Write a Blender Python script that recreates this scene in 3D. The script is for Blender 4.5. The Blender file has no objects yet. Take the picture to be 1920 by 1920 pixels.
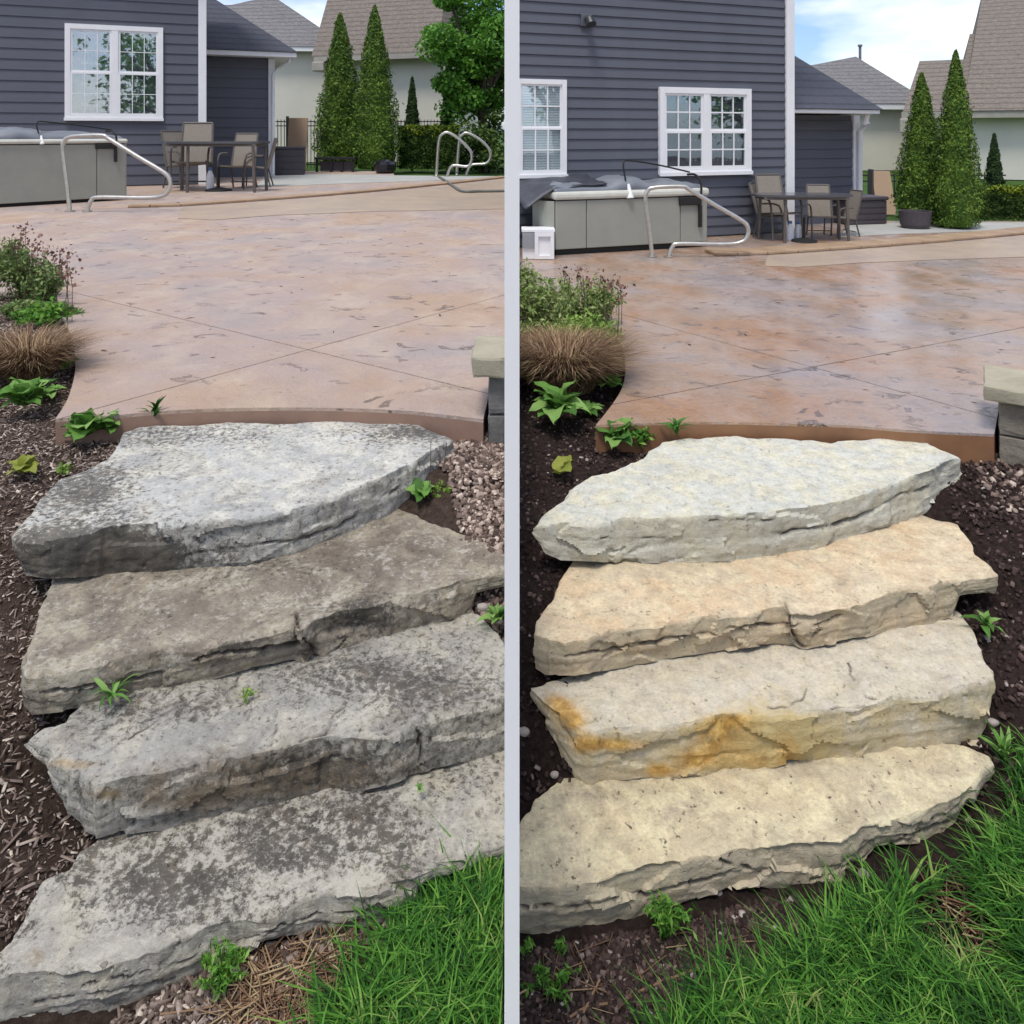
import bpy, bmesh, math, random
import numpy as np
from mathutils import Vector, noise, Matrix
random.seed(7); RNG = np.random.default_rng(7)
scn = bpy.context.scene
COL = scn.collection

# ------------------------------------------------------------------ camera
F = 1467.0      # focal length, in pixels of a 1920 wide picture
YH = 250.0      # row of the horizon
C = 2.0         # eye height
cam = bpy.data.cameras.new('camera'); camo = bpy.data.objects.new('camera', cam); COL.objects.link(camo)
camo.location = (0, 0, C); camo.rotation_euler = (math.pi/2, 0, 0)
cam.sensor_width = 36; cam.lens = 36*F/1920; cam.shift_y = -(960-YH)/1920
cam.clip_start = .05; cam.clip_end = 3000
scn.camera = camo

# ------------------------------------------------------------------ world
SUN_EL, SUN_AZ = math.radians(66), math.radians(200)
w = bpy.data.worlds.new('World'); scn.world = w; w.use_nodes = True
nt = w.node_tree; nt.nodes.clear()
def N(nt, t, **k):
    n = nt.nodes.new(t)
    for a, b in k.items(): setattr(n, a, b)
    return n
out = N(nt, 'ShaderNodeOutputWorld'); bg = N(nt, 'ShaderNodeBackground'); sky = N(nt, 'ShaderNodeTexSky')
sky.sky_type = 'NISHITA'; sky.sun_disc = False; sky.sun_elevation = SUN_EL; sky.sun_rotation = SUN_AZ
tc = N(nt, 'ShaderNodeTexCoord'); mp = N(nt, 'ShaderNodeMapping'); mp.inputs['Scale'].default_value = (1.0, 1.0, 3.2)
mp.inputs['Location'].default_value = (0.9, 0.35, 0.55)
ns = N(nt, 'ShaderNodeTexNoise'); ns.inputs['Scale'].default_value = 2.3; ns.inputs['Detail'].default_value = 5; ns.inputs['Roughness'].default_value = .52
rp = N(nt, 'ShaderNodeValToRGB'); rp.color_ramp.elements[0].position = .44; rp.color_ramp.elements[1].position = .62
rp.color_ramp.elements[0].color = (.05, .05, .05, 1); rp.color_ramp.elements[1].color = (1, 1, 1, 1)
mx = N(nt, 'ShaderNodeMixRGB'); mx.inputs['Color2'].default_value = (9.0, 8.85, 8.6, 1)
bl = N(nt, 'ShaderNodeMixRGB'); bl.blend_type = 'MULTIPLY'; bl.inputs['Fac'].default_value = 1; bl.inputs['Color2'].default_value = (.66, .80, 1.10, 1)
L = nt.links.new
L(tc.outputs['Generated'], mp.inputs['Vector']); L(mp.outputs[0], ns.inputs['Vector']); L(ns.outputs['Fac'], rp.inputs[0])
L(sky.outputs[0], bl.inputs['Color1']); L(bl.outputs[0], mx.inputs['Color1']); L(rp.outputs[0], mx.inputs['Fac'])
L(mx.outputs[0], bg.inputs['Color']); L(bg.outputs[0], out.inputs['Surface'])
bg.inputs['Strength'].default_value = .10
sl = bpy.data.lights.new('sun', 'SUN'); sl.energy = 1.5; sl.angle = math.radians(14); sl.color = (1, .94, .85)
so = bpy.data.objects.new('sun', sl); COL.objects.link(so)
# sun direction: behind the camera, upper left
sd = Vector((math.sin(SUN_AZ)*math.cos(SUN_EL), math.cos(SUN_AZ)*math.cos(SUN_EL), math.sin(SUN_EL)))
so.rotation_euler = sd.to_track_quat('Z', 'Y').to_euler()
scn.view_settings.view_transform = 'Standard'; scn.view_settings.look = 'None'; scn.view_settings.gamma = 1
scn.view_settings.use_curve_mapping = False; scn.view_settings.exposure = .78

# ------------------------------------------------------------------ helpers
class Panel: pass
LP = Panel(); LP.k = 'L'; LP.hp = .95; LP.map = lambda x, y: (x, y); LP.sgn = -1
RP = Panel(); RP.k = 'R'; RP.hp = 1.35; RP.map = lambda x, y: (1470+.97*(x-372), 325+.94*(y-225)); RP.sgn = 1
LP.zp = C-LP.hp; RP.zp = C-RP.hp
LP.side = 'left'; RP.side = 'right'
def W(P, px, py, h=1.0):
    H = h*P.hp; d = F*H/(py-YH)
    return Vector(((px-960)/F*d, d, C-H))
def D(px, py, d): return Vector(((px-960)/F*d, d, C-(py-YH)/F*d))
def wloc(o):
    v = Vector((0, 0, 0))
    while o is not None: v = v+o.location; o = o.parent
    return v
def props(o, label=None, cat=None, group=None, kind=None):
    if label: o['label'] = label
    if cat: o['category'] = cat
    if group: o['group'] = group
    if kind: o['kind'] = kind
    return o
def empty(name, loc, label, cat, group=None):
    o = bpy.data.objects.new(name, None); o.location = loc; o.empty_display_size = .2; COL.objects.link(o)
    return props(o, label, cat, group)
def mesh_np(name, V, Fc, mat, smooth=False):
    """V (n,3) array, Fc (m,k) array or list of lists"""
    me = bpy.data.meshes.new(name)
    if isinstance(Fc, np.ndarray):
        V = np.asarray(V, dtype=np.float32); n, k = Fc.shape
        me.vertices.add(len(V)); me.vertices.foreach_set('co', V.ravel())
        me.loops.add(n*k); me.loops.foreach_set('vertex_index', Fc.astype(np.int32).ravel())
        me.polygons.add(n); me.polygons.foreach_set('loop_start', np.arange(0, n*k, k, dtype=np.int32))
        me.polygons.foreach_set('loop_total', np.full(n, k, dtype=np.int32))
        me.update(calc_edges=True)
    else:
        me.from_pydata([tuple(v) for v in V], [], Fc); me.update()
    if smooth: me.polygons.foreach_set('use_smooth', [True]*len(me.polygons))
    if mat: me.materials.append(mat)
    return me
def mk(name, V, Fc, mat, parent=None, origin=None, smooth=False, bevel=0, **pr):
    """world-space verts; linked as one mesh object"""
    if origin is None: origin = wloc(parent) if parent else Vector((0, 0, 0))
    o3 = np.array(origin, dtype=float)
    V = np.array([tuple(v) for v in V], dtype=float) if not isinstance(V, np.ndarray) else V
    me = mesh_np(name, V-o3, Fc, mat, smooth)
    o = bpy.data.objects.new(name, me); COL.objects.link(o)
    o.parent = parent
    o.location = Vector(origin)-(wloc(parent) if parent else Vector((0, 0, 0)))
    if bevel:
        m = o.modifiers.new('b', 'BEVEL'); m.width = bevel; m.segments = 2; m.limit_method = 'ANGLE'
    return props(o, **pr)
def inst(o, name, parent, worldpos):
    c = bpy.data.objects.new(name, o.data); COL.objects.link(c); c.parent = parent
    c.location = Vector(worldpos)-(wloc(parent) if parent else Vector((0, 0, 0)))
    return c
class MB:
    def __init__(s): s.v = []; s.f = []
    def add(s, vs, fs):
        b = len(s.v); s.v += [Vector(q) for q in vs]; s.f += [[i+b for i in f] for f in fs]; return s
    def hexa(s, c):   # 8 corners: bottom 4 ccw, top 4 ccw
        return s.add(c, [[0, 3, 2, 1], [4, 5, 6, 7], [0, 1, 5, 4], [1, 2, 6, 5], [2, 3, 7, 6], [3, 0, 4, 7]])
    def box(s, x0, x1, y0, y1, z0, z1):
        return s.hexa([(x0, y0, z0), (x1, y0, z0), (x1, y1, z0), (x0, y1, z0), (x0, y0, z1), (x1, y0, z1), (x1, y1, z1), (x0, y1, z1)])
    def tube(s, pts, r, n=8, cap=True):
        pts = [Vector(p) for p in pts]; b = len(s.v); m = len(pts)
        rr = r if isinstance(r, (list, tuple)) else [r]*m
        prev = None
        for i, p in enumerate(pts):
            t = (pts[min(i+1, m-1)]-pts[max(i-1, 0)]).normalized()
            if prev is None:
                a = t.orthogonal().normalized()
            else:
                a = (prev-t*prev.dot(t)).normalized()
            prev = a; c = t.cross(a)
            for k in range(n):
                an = 2*math.pi*k/n; s.v.append(p+(a*math.cos(an)+c*math.sin(an))*rr[i])
        for i in range(m-1):
            for k in range(n):
                k2 = (k+1) % n; s.f.append([b+i*n+k, b+i*n+k2, b+(i+1)*n+k2, b+(i+1)*n+k])
        if cap: s.f.append([b+k for k in range(n)][::-1]); s.f.append([b+(m-1)*n+k for k in range(n)])
        return s
    def mk(s, name, mat, parent=None, **k): return mk(name, s.v, s.f, mat, parent, **k)
class Fr:   # frame: origin O, unit u along the wall, n away from the camera
    def __init__(s, O, u): s.O = Vector(O); s.u = Vector(u).normalized(); s.n = Vector((-s.u.y, s.u.x, 0)); 
    def p(s, a, b, z): return s.O+s.u*a+s.n*b+Vector((0, 0, z))
    def box(s, mb, a0, a1, b0, b1, z0, z1):
        return mb.hexa([s.p(a0, b0, z0), s.p(a1, b0, z0), s.p(a1, b1, z0), s.p(a0, b1, z0), s.p(a0, b0, z1), s.p(a1, b0, z1), s.p(a1, b1, z1), s.p(a0, b1, z1)])
    def hit(s, px, py, b=0):    # pixel -> (a,z) on the plane at offset b
        O = s.O+s.n*b; k = (px-960)/F
        a = (k*O.y-O.x)/(s.u.x-k*s.u.y); d = O.y+a*s.u.y
        return a, C-(py-YH)/F*d-s.O.z
def smoothpath(pts, n=8):
    P = [Vector(p) for p in pts]; out = []
    for i in range(len(P)-1):
        p0 = P[max(i-1, 0)]; p1 = P[i]; p2 = P[i+1]; p3 = P[min(i+2, len(P)-1)]
        for k in range(n):
            t = k/n
            out.append(.5*((2*p1)+(p2-p0)*t+(2*p0-5*p1+4*p2-p3)*t*t+(3*p1-p0-3*p2+p3)*t**3))
    return out+[P[-1]]

# ------------------------------------------------------------------ materials
def mat(name): 
    m = bpy.data.materials.new(name); m.use_nodes = True; t = m.node_tree
    return m, t, t.nodes['Principled BSDF']
def noi(t, sc, det=5, ro=.55, vec=None, scale3=None, dist=0):
    n = N(t, 'ShaderNodeTexNoise'); n.inputs['Scale'].default_value = sc; n.inputs['Detail'].default_value = det
    n.inputs['Roughness'].default_value = ro; n.inputs['Distortion'].default_value = dist
    if vec is None: vec = N(t, 'ShaderNodeTexCoord').outputs['Object']
    if scale3:
        m = N(t, 'ShaderNodeMapping'); m.inputs['Scale'].default_value = scale3; t.links.new(vec, m.inputs[0]); vec = m.outputs[0]
    t.links.new(vec, n.inputs['Vector']); return n
def ramp(t, fac, stops):
    r = N(t, 'ShaderNodeValToRGB'); e = r.color_ramp.elements
    while len(e) < len(stops): e.new(.5)
    for q, (p, c) in zip(e, stops):
        q.position = p; q.color = (c if isinstance(c, tuple) else (c, c, c))+(1,)
    t.links.new(fac, r.inputs[0]); return r
def mix(t, fac, a, b, mode='MIX'):
    m = N(t, 'ShaderNodeMixRGB'); m.blend_type = mode
    for i, v in (('Fac', fac), ('Color1', a), ('Color2', b)):
        if isinstance(v, (int, float)): m.inputs[i].default_value = v if i == 'Fac' else (v, v, v, 1)
        elif isinstance(v, tuple): m.inputs[i].default_value = v+(1,)
        else: t.links.new(v, m.inputs[i])
    return m.outputs[0]
def mth(t, op, a, b=0.0, clamp=False):
    m = N(t, 'ShaderNodeMath'); m.operation = op; m.use_clamp = clamp
    for i, v in enumerate((a, b)):
        if isinstance(v, (int, float)): m.inputs[i].default_value = v
        else: t.links.new(v, m.inputs[i])
    return m.outputs[0]
def bump(t, b, h, st=.5, dist=.01, prev=None):
    n = N(t, 'ShaderNodeBump'); n.inputs['Strength'].default_value = st; n.inputs['Distance'].default_value = dist
    t.links.new(h, n.inputs['Height'])
    if prev is not None: t.links.new(prev, n.inputs['Normal'])
    t.links.new(n.outputs[0], b.inputs['Normal']); return n.outputs[0]
def simple(name, c1, c2=None, sc=8, ro=.6, bst=.2, bsc=60, metal=0, spec=None, dist=.004, isl=0, scale3=None):
    m, t, b = mat(name); c2 = c2 or tuple(x*.75 for x in c1)
    n = noi(t, sc, 6, .6, scale3=scale3); col = ramp(t, n.outputs['Fac'], [(.3, c1), (.7, c2)]).outputs[0]
    if isl:
        g = N(t, 'ShaderNodeNewGeometry'); v = ramp(t, g.outputs['Random Per Island'], [(0, 1-isl), (1, 1+isl)])
        col = mix(t, 1.0, col, v.outputs[0], 'MULTIPLY')
    t.links.new(col, b.inputs['Base Color']); b.inputs['Roughness'].default_value = ro; b.inputs['Metallic'].default_value = metal
    if spec is not None: b.inputs['Specular IOR Level'].default_value = spec
    if bst: bump(t, b, noi(t, bsc, 6, .6, scale3=scale3).outputs['Fac'], bst, dist)
    return m
def foliage(name, stops, sc=1.2, ro=.6, trans=.25):
    m, t, b = mat(name); g = N(t, 'ShaderNodeNewGeometry')
    n = noi(t, sc, 3, .6); v = mth(t, 'ADD', mth(t, 'MULTIPLY', g.outputs['Random Per Island'], .5), mth(t, 'MULTIPLY', n.outputs['Fac'], .55))
    col = ramp(t, v, stops).outputs[0]
    t.links.new(col, b.inputs['Base Color']); b.inputs['Roughness'].default_value = ro; b.inputs['Specular IOR Level'].default_value = .3
    tr = N(t, 'ShaderNodeBsdfTranslucent'); t.links.new(col, tr.inputs['Color'])
    ms = N(t, 'ShaderNodeMixShader'); ms.inputs[0].default_value = trans
    o = t.nodes['Material Output']; t.links.new(b.outputs[0], ms.inputs[1]); t.links.new(tr.outputs[0], ms.inputs[2]); t.links.new(ms.outputs[0], o.inputs['Surface'])
    return m
def attr(t, name):
    a = N(t, 'ShaderNodeAttribute'); a.attribute_name = name; return a.outputs['Fac']
def stone_mat(name, c1, c2, tint, dark=(.05, .045, .038), rust=(.44, .23, .06), ssc=38, warm=(.6, .5, .3), pockets=0.0, lo=.66, hi=.84, crust=0.0, dirt=.25):
    m, t, b = mat(name)
    tcn = N(t, 'ShaderNodeTexCoord').outputs['Object']; geo = N(t, 'ShaderNodeNewGeometry')
    sep = N(t, 'ShaderNodeSeparateXYZ'); t.links.new(geo.outputs['True Normal'], sep.inputs[0])
    side = ramp(t, sep.outputs['Z'], [(.45, 1.), (.8, 0.)]).outputs[0]
    n1 = noi(t, 4.5, 8, .68, tcn, dist=.5); col = ramp(t, n1.outputs['Fac'], [(.34, c1), (.5, tuple((a+b_)/2 for a, b_ in zip(c1, c2))), (.64, c2)]).outputs[0]
    n4 = noi(t, 8, 7, .72, tcn, dist=.4); col = mix(t, mth(t, 'MULTIPLY', ramp(t, n4.outputs['Fac'], [(.46, 0.), (.57, 1.)]).outputs[0], .75), col, warm)
    nm = noi(t, 19, 8, .78, tcn); col = mix(t, .75, col, ramp(t, nm.outputs['Fac'], [(.30, .38), (.43, .86), (.56, 1.05), (.70, 1.25)]).outputs[0], 'MULTIPLY')
    nf = noi(t, 95, 5, .75, tcn); col = mix(t, .6, col, ramp(t, nf.outputs['Fac'], [(.30, .25), (.42, .90), (.58, 1.02), (.72, 1.3)]).outputs[0], 'MULTIPLY')
    st = noi(t, 1, 8, .75, tcn, scale3=(9, 9, 38), dist=.8)
    col = mix(t, mth(t, 'MULTIPLY', side, .6), col, mix(t, 1., col, ramp(t, st.outputs['Fac'], [(.32, .58), (.44, .9), (.6, 1.0)]).outputs[0], 'MULTIPLY'))
    dn = noi(t, 6, 6, .7, tcn, dist=.6); col = mix(t, mth(t, 'MULTIPLY', ramp(t, dn.outputs['Fac'], [(.52, 0.), (.68, 1.)]).outputs[0], dirt), col, (.20, .165, .125))
    ti = ramp(t, mth(t, 'ADD', attr(t, 'tint'), mth(t, 'MULTIPLY', mth(t, 'SUBTRACT', noi(t, 14, 6, .65, tcn).outputs['Fac'], .5), 1.6)), [(.1, 0.), (.85, .85)]).outputs[0]; col = mix(t, ti, col, tint)
    ra = attr(t, 'rust')
    rn = mth(t, 'ADD', ra, mth(t, 'MULTIPLY', mth(t, 'SUBTRACT', noi(t, 9, 8, .72, tcn, dist=1.).outputs['Fac'], .5), 2.0))
    ru = mth(t, 'MULTIPLY', ramp(t, rn, [(.15, 0.), (.95, .9)]).outputs[0], ramp(t, ra, [(.04, 0.), (.3, 1.)]).outputs[0])
    rc = ramp(t, noi(t, 22, 6, .7, tcn).outputs['Fac'], [(.35, tuple(x*.6 for x in rust)), (.5, rust), (.68, (min(1, rust[0]*1.7), rust[1]*2.1, rust[2]*3.2))]).outputs[0]
    col = mix(t, ru, col, rc)
    da = attr(t, 'dark')
    sp = noi(t, ssc, 8, .75, tcn, dist=.3); sp2 = noi(t, 6.5, 5, .65, tcn, dist=.5)
    v = mth(t, 'ADD', mth(t, 'ADD', mth(t, 'MULTIPLY', sp.outputs['Fac'], .90), mth(t, 'MULTIPLY', sp2.outputs['Fac'], .20)), mth(t, 'MULTIPLY', da, .30))
    dm = ramp(t, v, [(lo, 0.), (hi, .88)]).outputs[0]
    dc = ramp(t, noi(t, 15, 6, .7, tcn).outputs['Fac'], [(.36, dark), (.52, tuple(x*2.1 for x in dark)), (.66, (.20, .165, .125))]).outputs[0]
    col = mix(t, dm, col, dc)
    if crust:
        cm = ramp(t, mth(t, 'ADD', mth(t, 'MULTIPLY', noi(t, 62, 7, .75, tcn).outputs['Fac'], .62), mth(t, 'MULTIPLY', noi(t, 9, 4, .6, tcn).outputs['Fac'], .38)), [(.52-(.02 if crust > .8 else 0), 0.), (.585-(.02 if crust > .8 else 0), 1.)]).outputs[0]
        col = mix(t, mth(t, 'MULTIPLY', cm, crust), col, (.62, .585, .50))
    vo = N(t, 'ShaderNodeTexVoronoi'); vo.inputs['Scale'].default_value = 40; vo.inputs['Randomness'].default_value = 1
    va = N(t, 'ShaderNodeVectorMath'); va.operation = 'MULTIPLY_ADD'; va.inputs[1].default_value = (.05, .05, .05); t.links.new(noi(t, 30, 4, .7, tcn).outputs['Color'], va.inputs[0]); t.links.new(tcn, va.inputs[2]); t.links.new(va.outputs[0], vo.inputs['Vector'])
    pm = mth(t, 'MULTIPLY', ramp(t, vo.outputs['Distance'], [(.10, 1.), (.22, 0.)]).outputs[0], ramp(t, noi(t, 14, 4, .65, tcn).outputs['Fac'], [(.50, 0.), (.60, 1.)]).outputs[0])
    col = mix(t, mth(t, 'MULTIPLY', pm, max(.35, pockets)), col, (.09, .07, .05))
    col = mix(t, mth(t, 'MULTIPLY', attr(t, 'crack'), .85, True), col, (.05, .038, .03))
    t.links.new(col, b.inputs['Base Color']); b.inputs['Roughness'].default_value = .88; b.inputs['Specular IOR Level'].default_value = .2
    h = mth(t, 'ADD', noi(t, 42, 9, .78, tcn).outputs['Fac'], mth(t, 'MULTIPLY', pm, -.6-pockets))
    pv = bump(t, b, h, 1.0, .010)
    pv = bump(t, b, mth(t, 'MULTIPLY', st.outputs['Fac'], side), .6, .010, pv)
    bump(t, b, noi(t, 180, 4, .7, tcn).outputs['Fac'], .5, .003, pv)
    return m

# ------------------------------------------------------------------ two yards: ground levels
HL = [1.0, 1.049, 1.175, 1.269, 1.380, 1.46]     # patio, four steps, lawn: drop below the eye / patio drop
HR = [1.0, 1.044, 1.167, 1.267, 1.381, 1.475]
CTRL = {
 'L': [(105, 835, 1.093), (60, 800, 1.085), (905, 840, 1.093), (935, 850, 1.10), (140, 690, 1.03), (120, 610, 1.02), (25, 560, 1.015), (0, 500, 1.01), (-200, 480, 1.01), (20, 700, 1.04),
       (500, 600, 1.10), (800, 600, 1.10), (500, 720, 1.10), (300, 700, 1.10), (800, 740, 1.10), (500, 450, 1.07), (800, 450, 1.07), (300, 440, 1.06), (200, 560, 1.09),
       (150, 870, 1.10), (60, 920, 1.12), (25, 1000, 1.16), (0, 1080, 1.19), (25, 1200, 1.235), (0, 1300, 1.28), (30, 1380, 1.31), (60, 1480, 1.39), (100, 1580, 1.42), (20, 1650, 1.42), (-60, 1500, 1.38), (-300, 1300, 1.3),
       (880, 880, 1.105), (920, 960, 1.15), (945, 1030, 1.18), (925, 1150, 1.275), (950, 1180, 1.30), (940, 1240, 1.34),
       (450, 900, 1.15), (650, 850, 1.12), (300, 900, 1.15), (450, 1130, 1.25), (200, 1180, 1.25), (700, 1080, 1.23), (450, 1330, 1.35), (250, 1380, 1.35), (750, 1300, 1.35), (450, 1600, 1.45), (200, 1750, 1.45), (750, 1560, 1.45),
       (500, 1800, 1.455), (600, 1780, 1.452), (400, 1890, 1.46), (800, 1850, 1.46), (900, 1700, 1.455), (940, 1620, 1.45), (200, 2000, 1.46), (600, 2300, 1.47), (900, 2400, 1.47), (300, 4000, 1.48)],
 'R': [(1115, 850, 1.09), (1060, 820, 1.085), (1860, 875, 1.10), (1890, 880, 1.10), (1172, 690, 1.03), (1160, 630, 1.02), (1060, 600, 1.015), (980, 560, 1.01), (1000, 700, 1.04), (980, 800, 1.07),
       (1500, 620, 1.10), (1800, 640, 1.10), (1500, 740, 1.10), (1300, 700, 1.10), (1800, 760, 1.10), (1500, 520, 1.07), (1800, 500, 1.07), (1300, 520, 1.07), (1250, 600, 1.09), (2300, 700, 1.09), (2300, 500, 1.05),
       (1150, 880, 1.10), (1060, 900, 1.11), (990, 960, 1.14), (985, 1080, 1.18), (985, 1200, 1.24), (980, 1330, 1.30), (1020, 1430, 1.38), (990, 1500, 1.41), (1050, 1300, 1.27),
       (1820, 900, 1.11), (1860, 960, 1.14), (1880, 1060, 1.19), (1840, 1130, 1.28), (1880, 1200, 1.28), (1880, 1300, 1.33), (1870, 1400, 1.40), (1900, 1480, 1.42), (2300, 1200, 1.28),
       (1400, 900, 1.15), (1600, 880, 1.13), (1200, 940, 1.15), (1400, 1100, 1.25), (1200, 1120, 1.25), (1700, 1050, 1.23), (1450, 1290, 1.35), (1200, 1310, 1.35), (1750, 1230, 1.35), (1300, 1540, 1.455), (1050, 1600, 1.455), (1650, 1480, 1.45),
       (1000, 1780, 1.475), (1250, 1760, 1.475), (1450, 1700, 1.465), (1700, 1640, 1.46), (1850, 1560, 1.45), (1400, 1890, 1.48), (1100, 2000, 1.48), (1700, 2000, 1.48), (1500, 2600, 1.49), (2200, 1700, 1.46), (1600, 4000, 1.49)]}
for P in (LP, RP):
    P.cp = np.array([tuple(W(P, *c)) for c in CTRL[P.k]])
    P.h = HL if P.k == 'L' else HR
def ground_z(P, X, Y):
    X = np.asarray(X, float); Y = np.asarray(Y, float)
    d2 = (X[..., None]-P.cp[:, 0])**2+(Y[..., None]-P.cp[:, 1])**2+.0016*P.hp**2
    wt = d2**-2.0
    return (wt*P.cp[:, 2]).sum(-1)/wt.sum(-1)

# materials of the ground
def bed_mat(name, a, b_, c_, sc=40):
    m, t, b = mat(name); tcn = N(t, 'ShaderNodeTexCoord').outputs['Object']
    n = noi(t, sc, 9, .75, tcn); col = ramp(t, n.outputs['Fac'], [(.3, a), (.52, b_), (.75, c_)]).outputs[0]
    n2 = noi(t, 3, 4, .6, tcn); col = mix(t, 1., col, ramp(t, n2.outputs['Fac'], [(.3, .65), (.7, 1.2)]).outputs[0], 'MULTIPLY')
    t.links.new(col, b.inputs['Base Color']); b.inputs['Roughness'].default_value = .95; b.inputs['Specular IOR Level'].default_value = .15
    bump(t, b, noi(t, sc*1.5, 9, .75, tcn).outputs['Fac'], 1.0, .02); return m
M_mulchL = bed_mat('mulch_ground_dry', (.035, .023, .017), (.10, .068, .052), (.20, .15, .12), 55)
M_mulchR = bed_mat('mulch_ground_dark', (.016, .010, .009), (.042, .027, .023), (.085, .058, .05), 45)
M_lawn = bed_mat('lawn_ground', (.03, .06, .012), (.05, .11, .02), (.09, .15, .04), 25)

def terrain(P):
    if P.k == 'L':
        xs = np.concatenate([-np.geomspace(40, 2.2, 24), np.arange(-2.15, -.012, .035), [-.012]])
    else:
        xs = np.concatenate([[.012], np.arange(.045, 3.2, .045), np.geomspace(3.25, 40, 24)])
    ys = np.concatenate([-np.geomspace(30, .5, 12), np.arange(-.3, .6, .2), np.arange(.65, 3.9, .035 if P.k == 'L' else .045), np.geomspace(4.0, 7.5, 18)])
    X, Y = np.meshgrid(xs, ys, indexing='ij'); Z = ground_z(P, X, Y)
    Z = Z+np.array([[noise.noise((x*5, y*5, 1.3))*.010+noise.noise((x*19, y*19, 4))*.006 for y in ys] for x in xs])
    nx, ny = X.shape; idx = np.arange(nx*ny).reshape(nx, ny)
    Fc = np.stack([idx[:-1, :-1], idx[1:, :-1], idx[1:, 1:], idx[:-1, 1:]], -1).reshape(-1, 4)
    V = np.stack([X, Y, Z], -1).reshape(-1, 3)
    mk('mulch_bed', V, Fc, M_mulchL if P.k == 'L' else M_mulchR, smooth=True, kind='structure',
       label='dry weathered brown mulch bed round the dirty steps' if P.k == 'L' else 'dark damp soil bed round the clean cream steps')
    z = P.zp-.13; s = P.sgn; x0 = .012*s
    mb = MB(); a, b_ = sorted((x0, 400*s))
    mb.add([(a, 7.4, z), (b_, 7.4, z), (b_, 900, z), (a, 900, z)], [[0, 1, 2, 3]])
    mb.mk('lawn', M_lawn, kind='structure', label='flat green lawn far behind the dry pale patio' if P.k == 'L' else 'flat green lawn far behind the wet orange patio')
for P in (LP, RP): terrain(P)

# ------------------------------------------------------------------ patio
def patio_mat(P):
    m, t, b = mat('patio_concrete'); tcn = N(t, 'ShaderNodeTexCoord').outputs['Object']
    n1 = noi(t, .9, 6, .6, tcn, dist=.4); n2 = noi(t, 2.2, 7, .68, tcn, scale3=(1.2, .8, 1), dist=.3); n3 = noi(t, 6, 8, .72, tcn, scale3=(1.1, .9, 1), dist=.3)
    if P.k == 'L':
        c = ramp(t, n1.outputs['Fac'], [(.36, (.44, .31, .22)), (.5, (.42, .325, .285)), (.64, (.35, .305, .295))]).outputs[0]
        c = mix(t, mth(t, 'MULTIPLY', ramp(t, n2.outputs['Fac'], [(.48, 0.), (.66, 1.)]).outputs[0], .55), c, (.55, .46, .36))
        c = mix(t, mth(t, 'MULTIPLY', ramp(t, n3.outputs['Fac'], [(.56, 0.), (.68, 1.)]).outputs[0], .38), c, (.33, .30, .30))
        ro = .62
    else:
        c = ramp(t, n1.outputs['Fac'], [(.38, (.44, .235, .115)), (.49, (.43, .295, .21)), (.60, (.38, .31, .29))]).outputs[0]
        c = mix(t, mth(t, 'MULTIPLY', ramp(t, n2.outputs['Fac'], [(.46, 0.), (.64, 1.)]).outputs[0], .6), c, (.42, .35, .32))
        c = mix(t, mth(t, 'MULTIPLY', ramp(t, n3.outputs['Fac'], [(.54, 0.), (.66, 1.)]).outputs[0], .5), c, (.21, .17, .17))
        ro = .36
    # long slate tears pressed into the surface, ledge shade darkened into their colour
    tr = noi(t, 7, 5, .6, tcn, scale3=(.8, 1.1, 1), dist=.9)
    tear = ramp(t, tr.outputs['Fac'], [(.615, 0.), (.65, 1.), (.665, 1.), (.70, 0.)]).outputs[0]
    c = mix(t, mth(t, 'MULTIPLY', mth(t, 'MULTIPLY', tear, ramp(t, noi(t, 1.7, 3, .6, tcn).outputs['Fac'], [(.42, 0.), (.56, 1.)]).outputs[0]), .72), c, (.12, .09, .08))
    c = mix(t, mth(t, 'MULTIPLY', ramp(t, noi(t, 160, 3, .6, tcn).outputs['Fac'], [(.3, 1.), (.7, 0.)]).outputs[0], .16), c, (.2, .16, .14))
    t.links.new(c, b.inputs['Base Color'])
    rr = ramp(t, n2.outputs['Fac'], [(.35, ro-.08), (.65, ro+.16)]).outputs[0]; t.links.new(rr, b.inputs['Roughness'])
    b.inputs['Specular IOR Level'].default_value = .35 if P.k == 'L' else .7
    if P.k == 'R':
        t.links.new(ramp(t, n2.outputs['Fac'], [(.38, .8), (.58, .2)]).outputs[0], b.inputs['Coat Weight']); b.inputs['Coat Roughness'].default_value = .19; b.inputs['Coat IOR'].default_value = 1.45
    hh = mth(t, 'ADD', mth(t, 'MULTIPLY', n3.outputs['Fac'], 1.0), mth(t, 'MULTIPLY', tear, -.25))
    pv = bump(t, b, hh, .8 if P.k == 'L' else 1.0, .04)
    bump(t, b, noi(t, 45, 6, .65, tcn).outputs['Fac'], .3 if P.k == 'L' else .15, .004, pv)
    return m
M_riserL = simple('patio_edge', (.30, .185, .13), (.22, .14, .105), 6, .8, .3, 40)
M_riserR = simple('patio_edge_wet', (.28, .14, .065), (.19, .095, .05), 5, .5, .3, 40)
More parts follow.
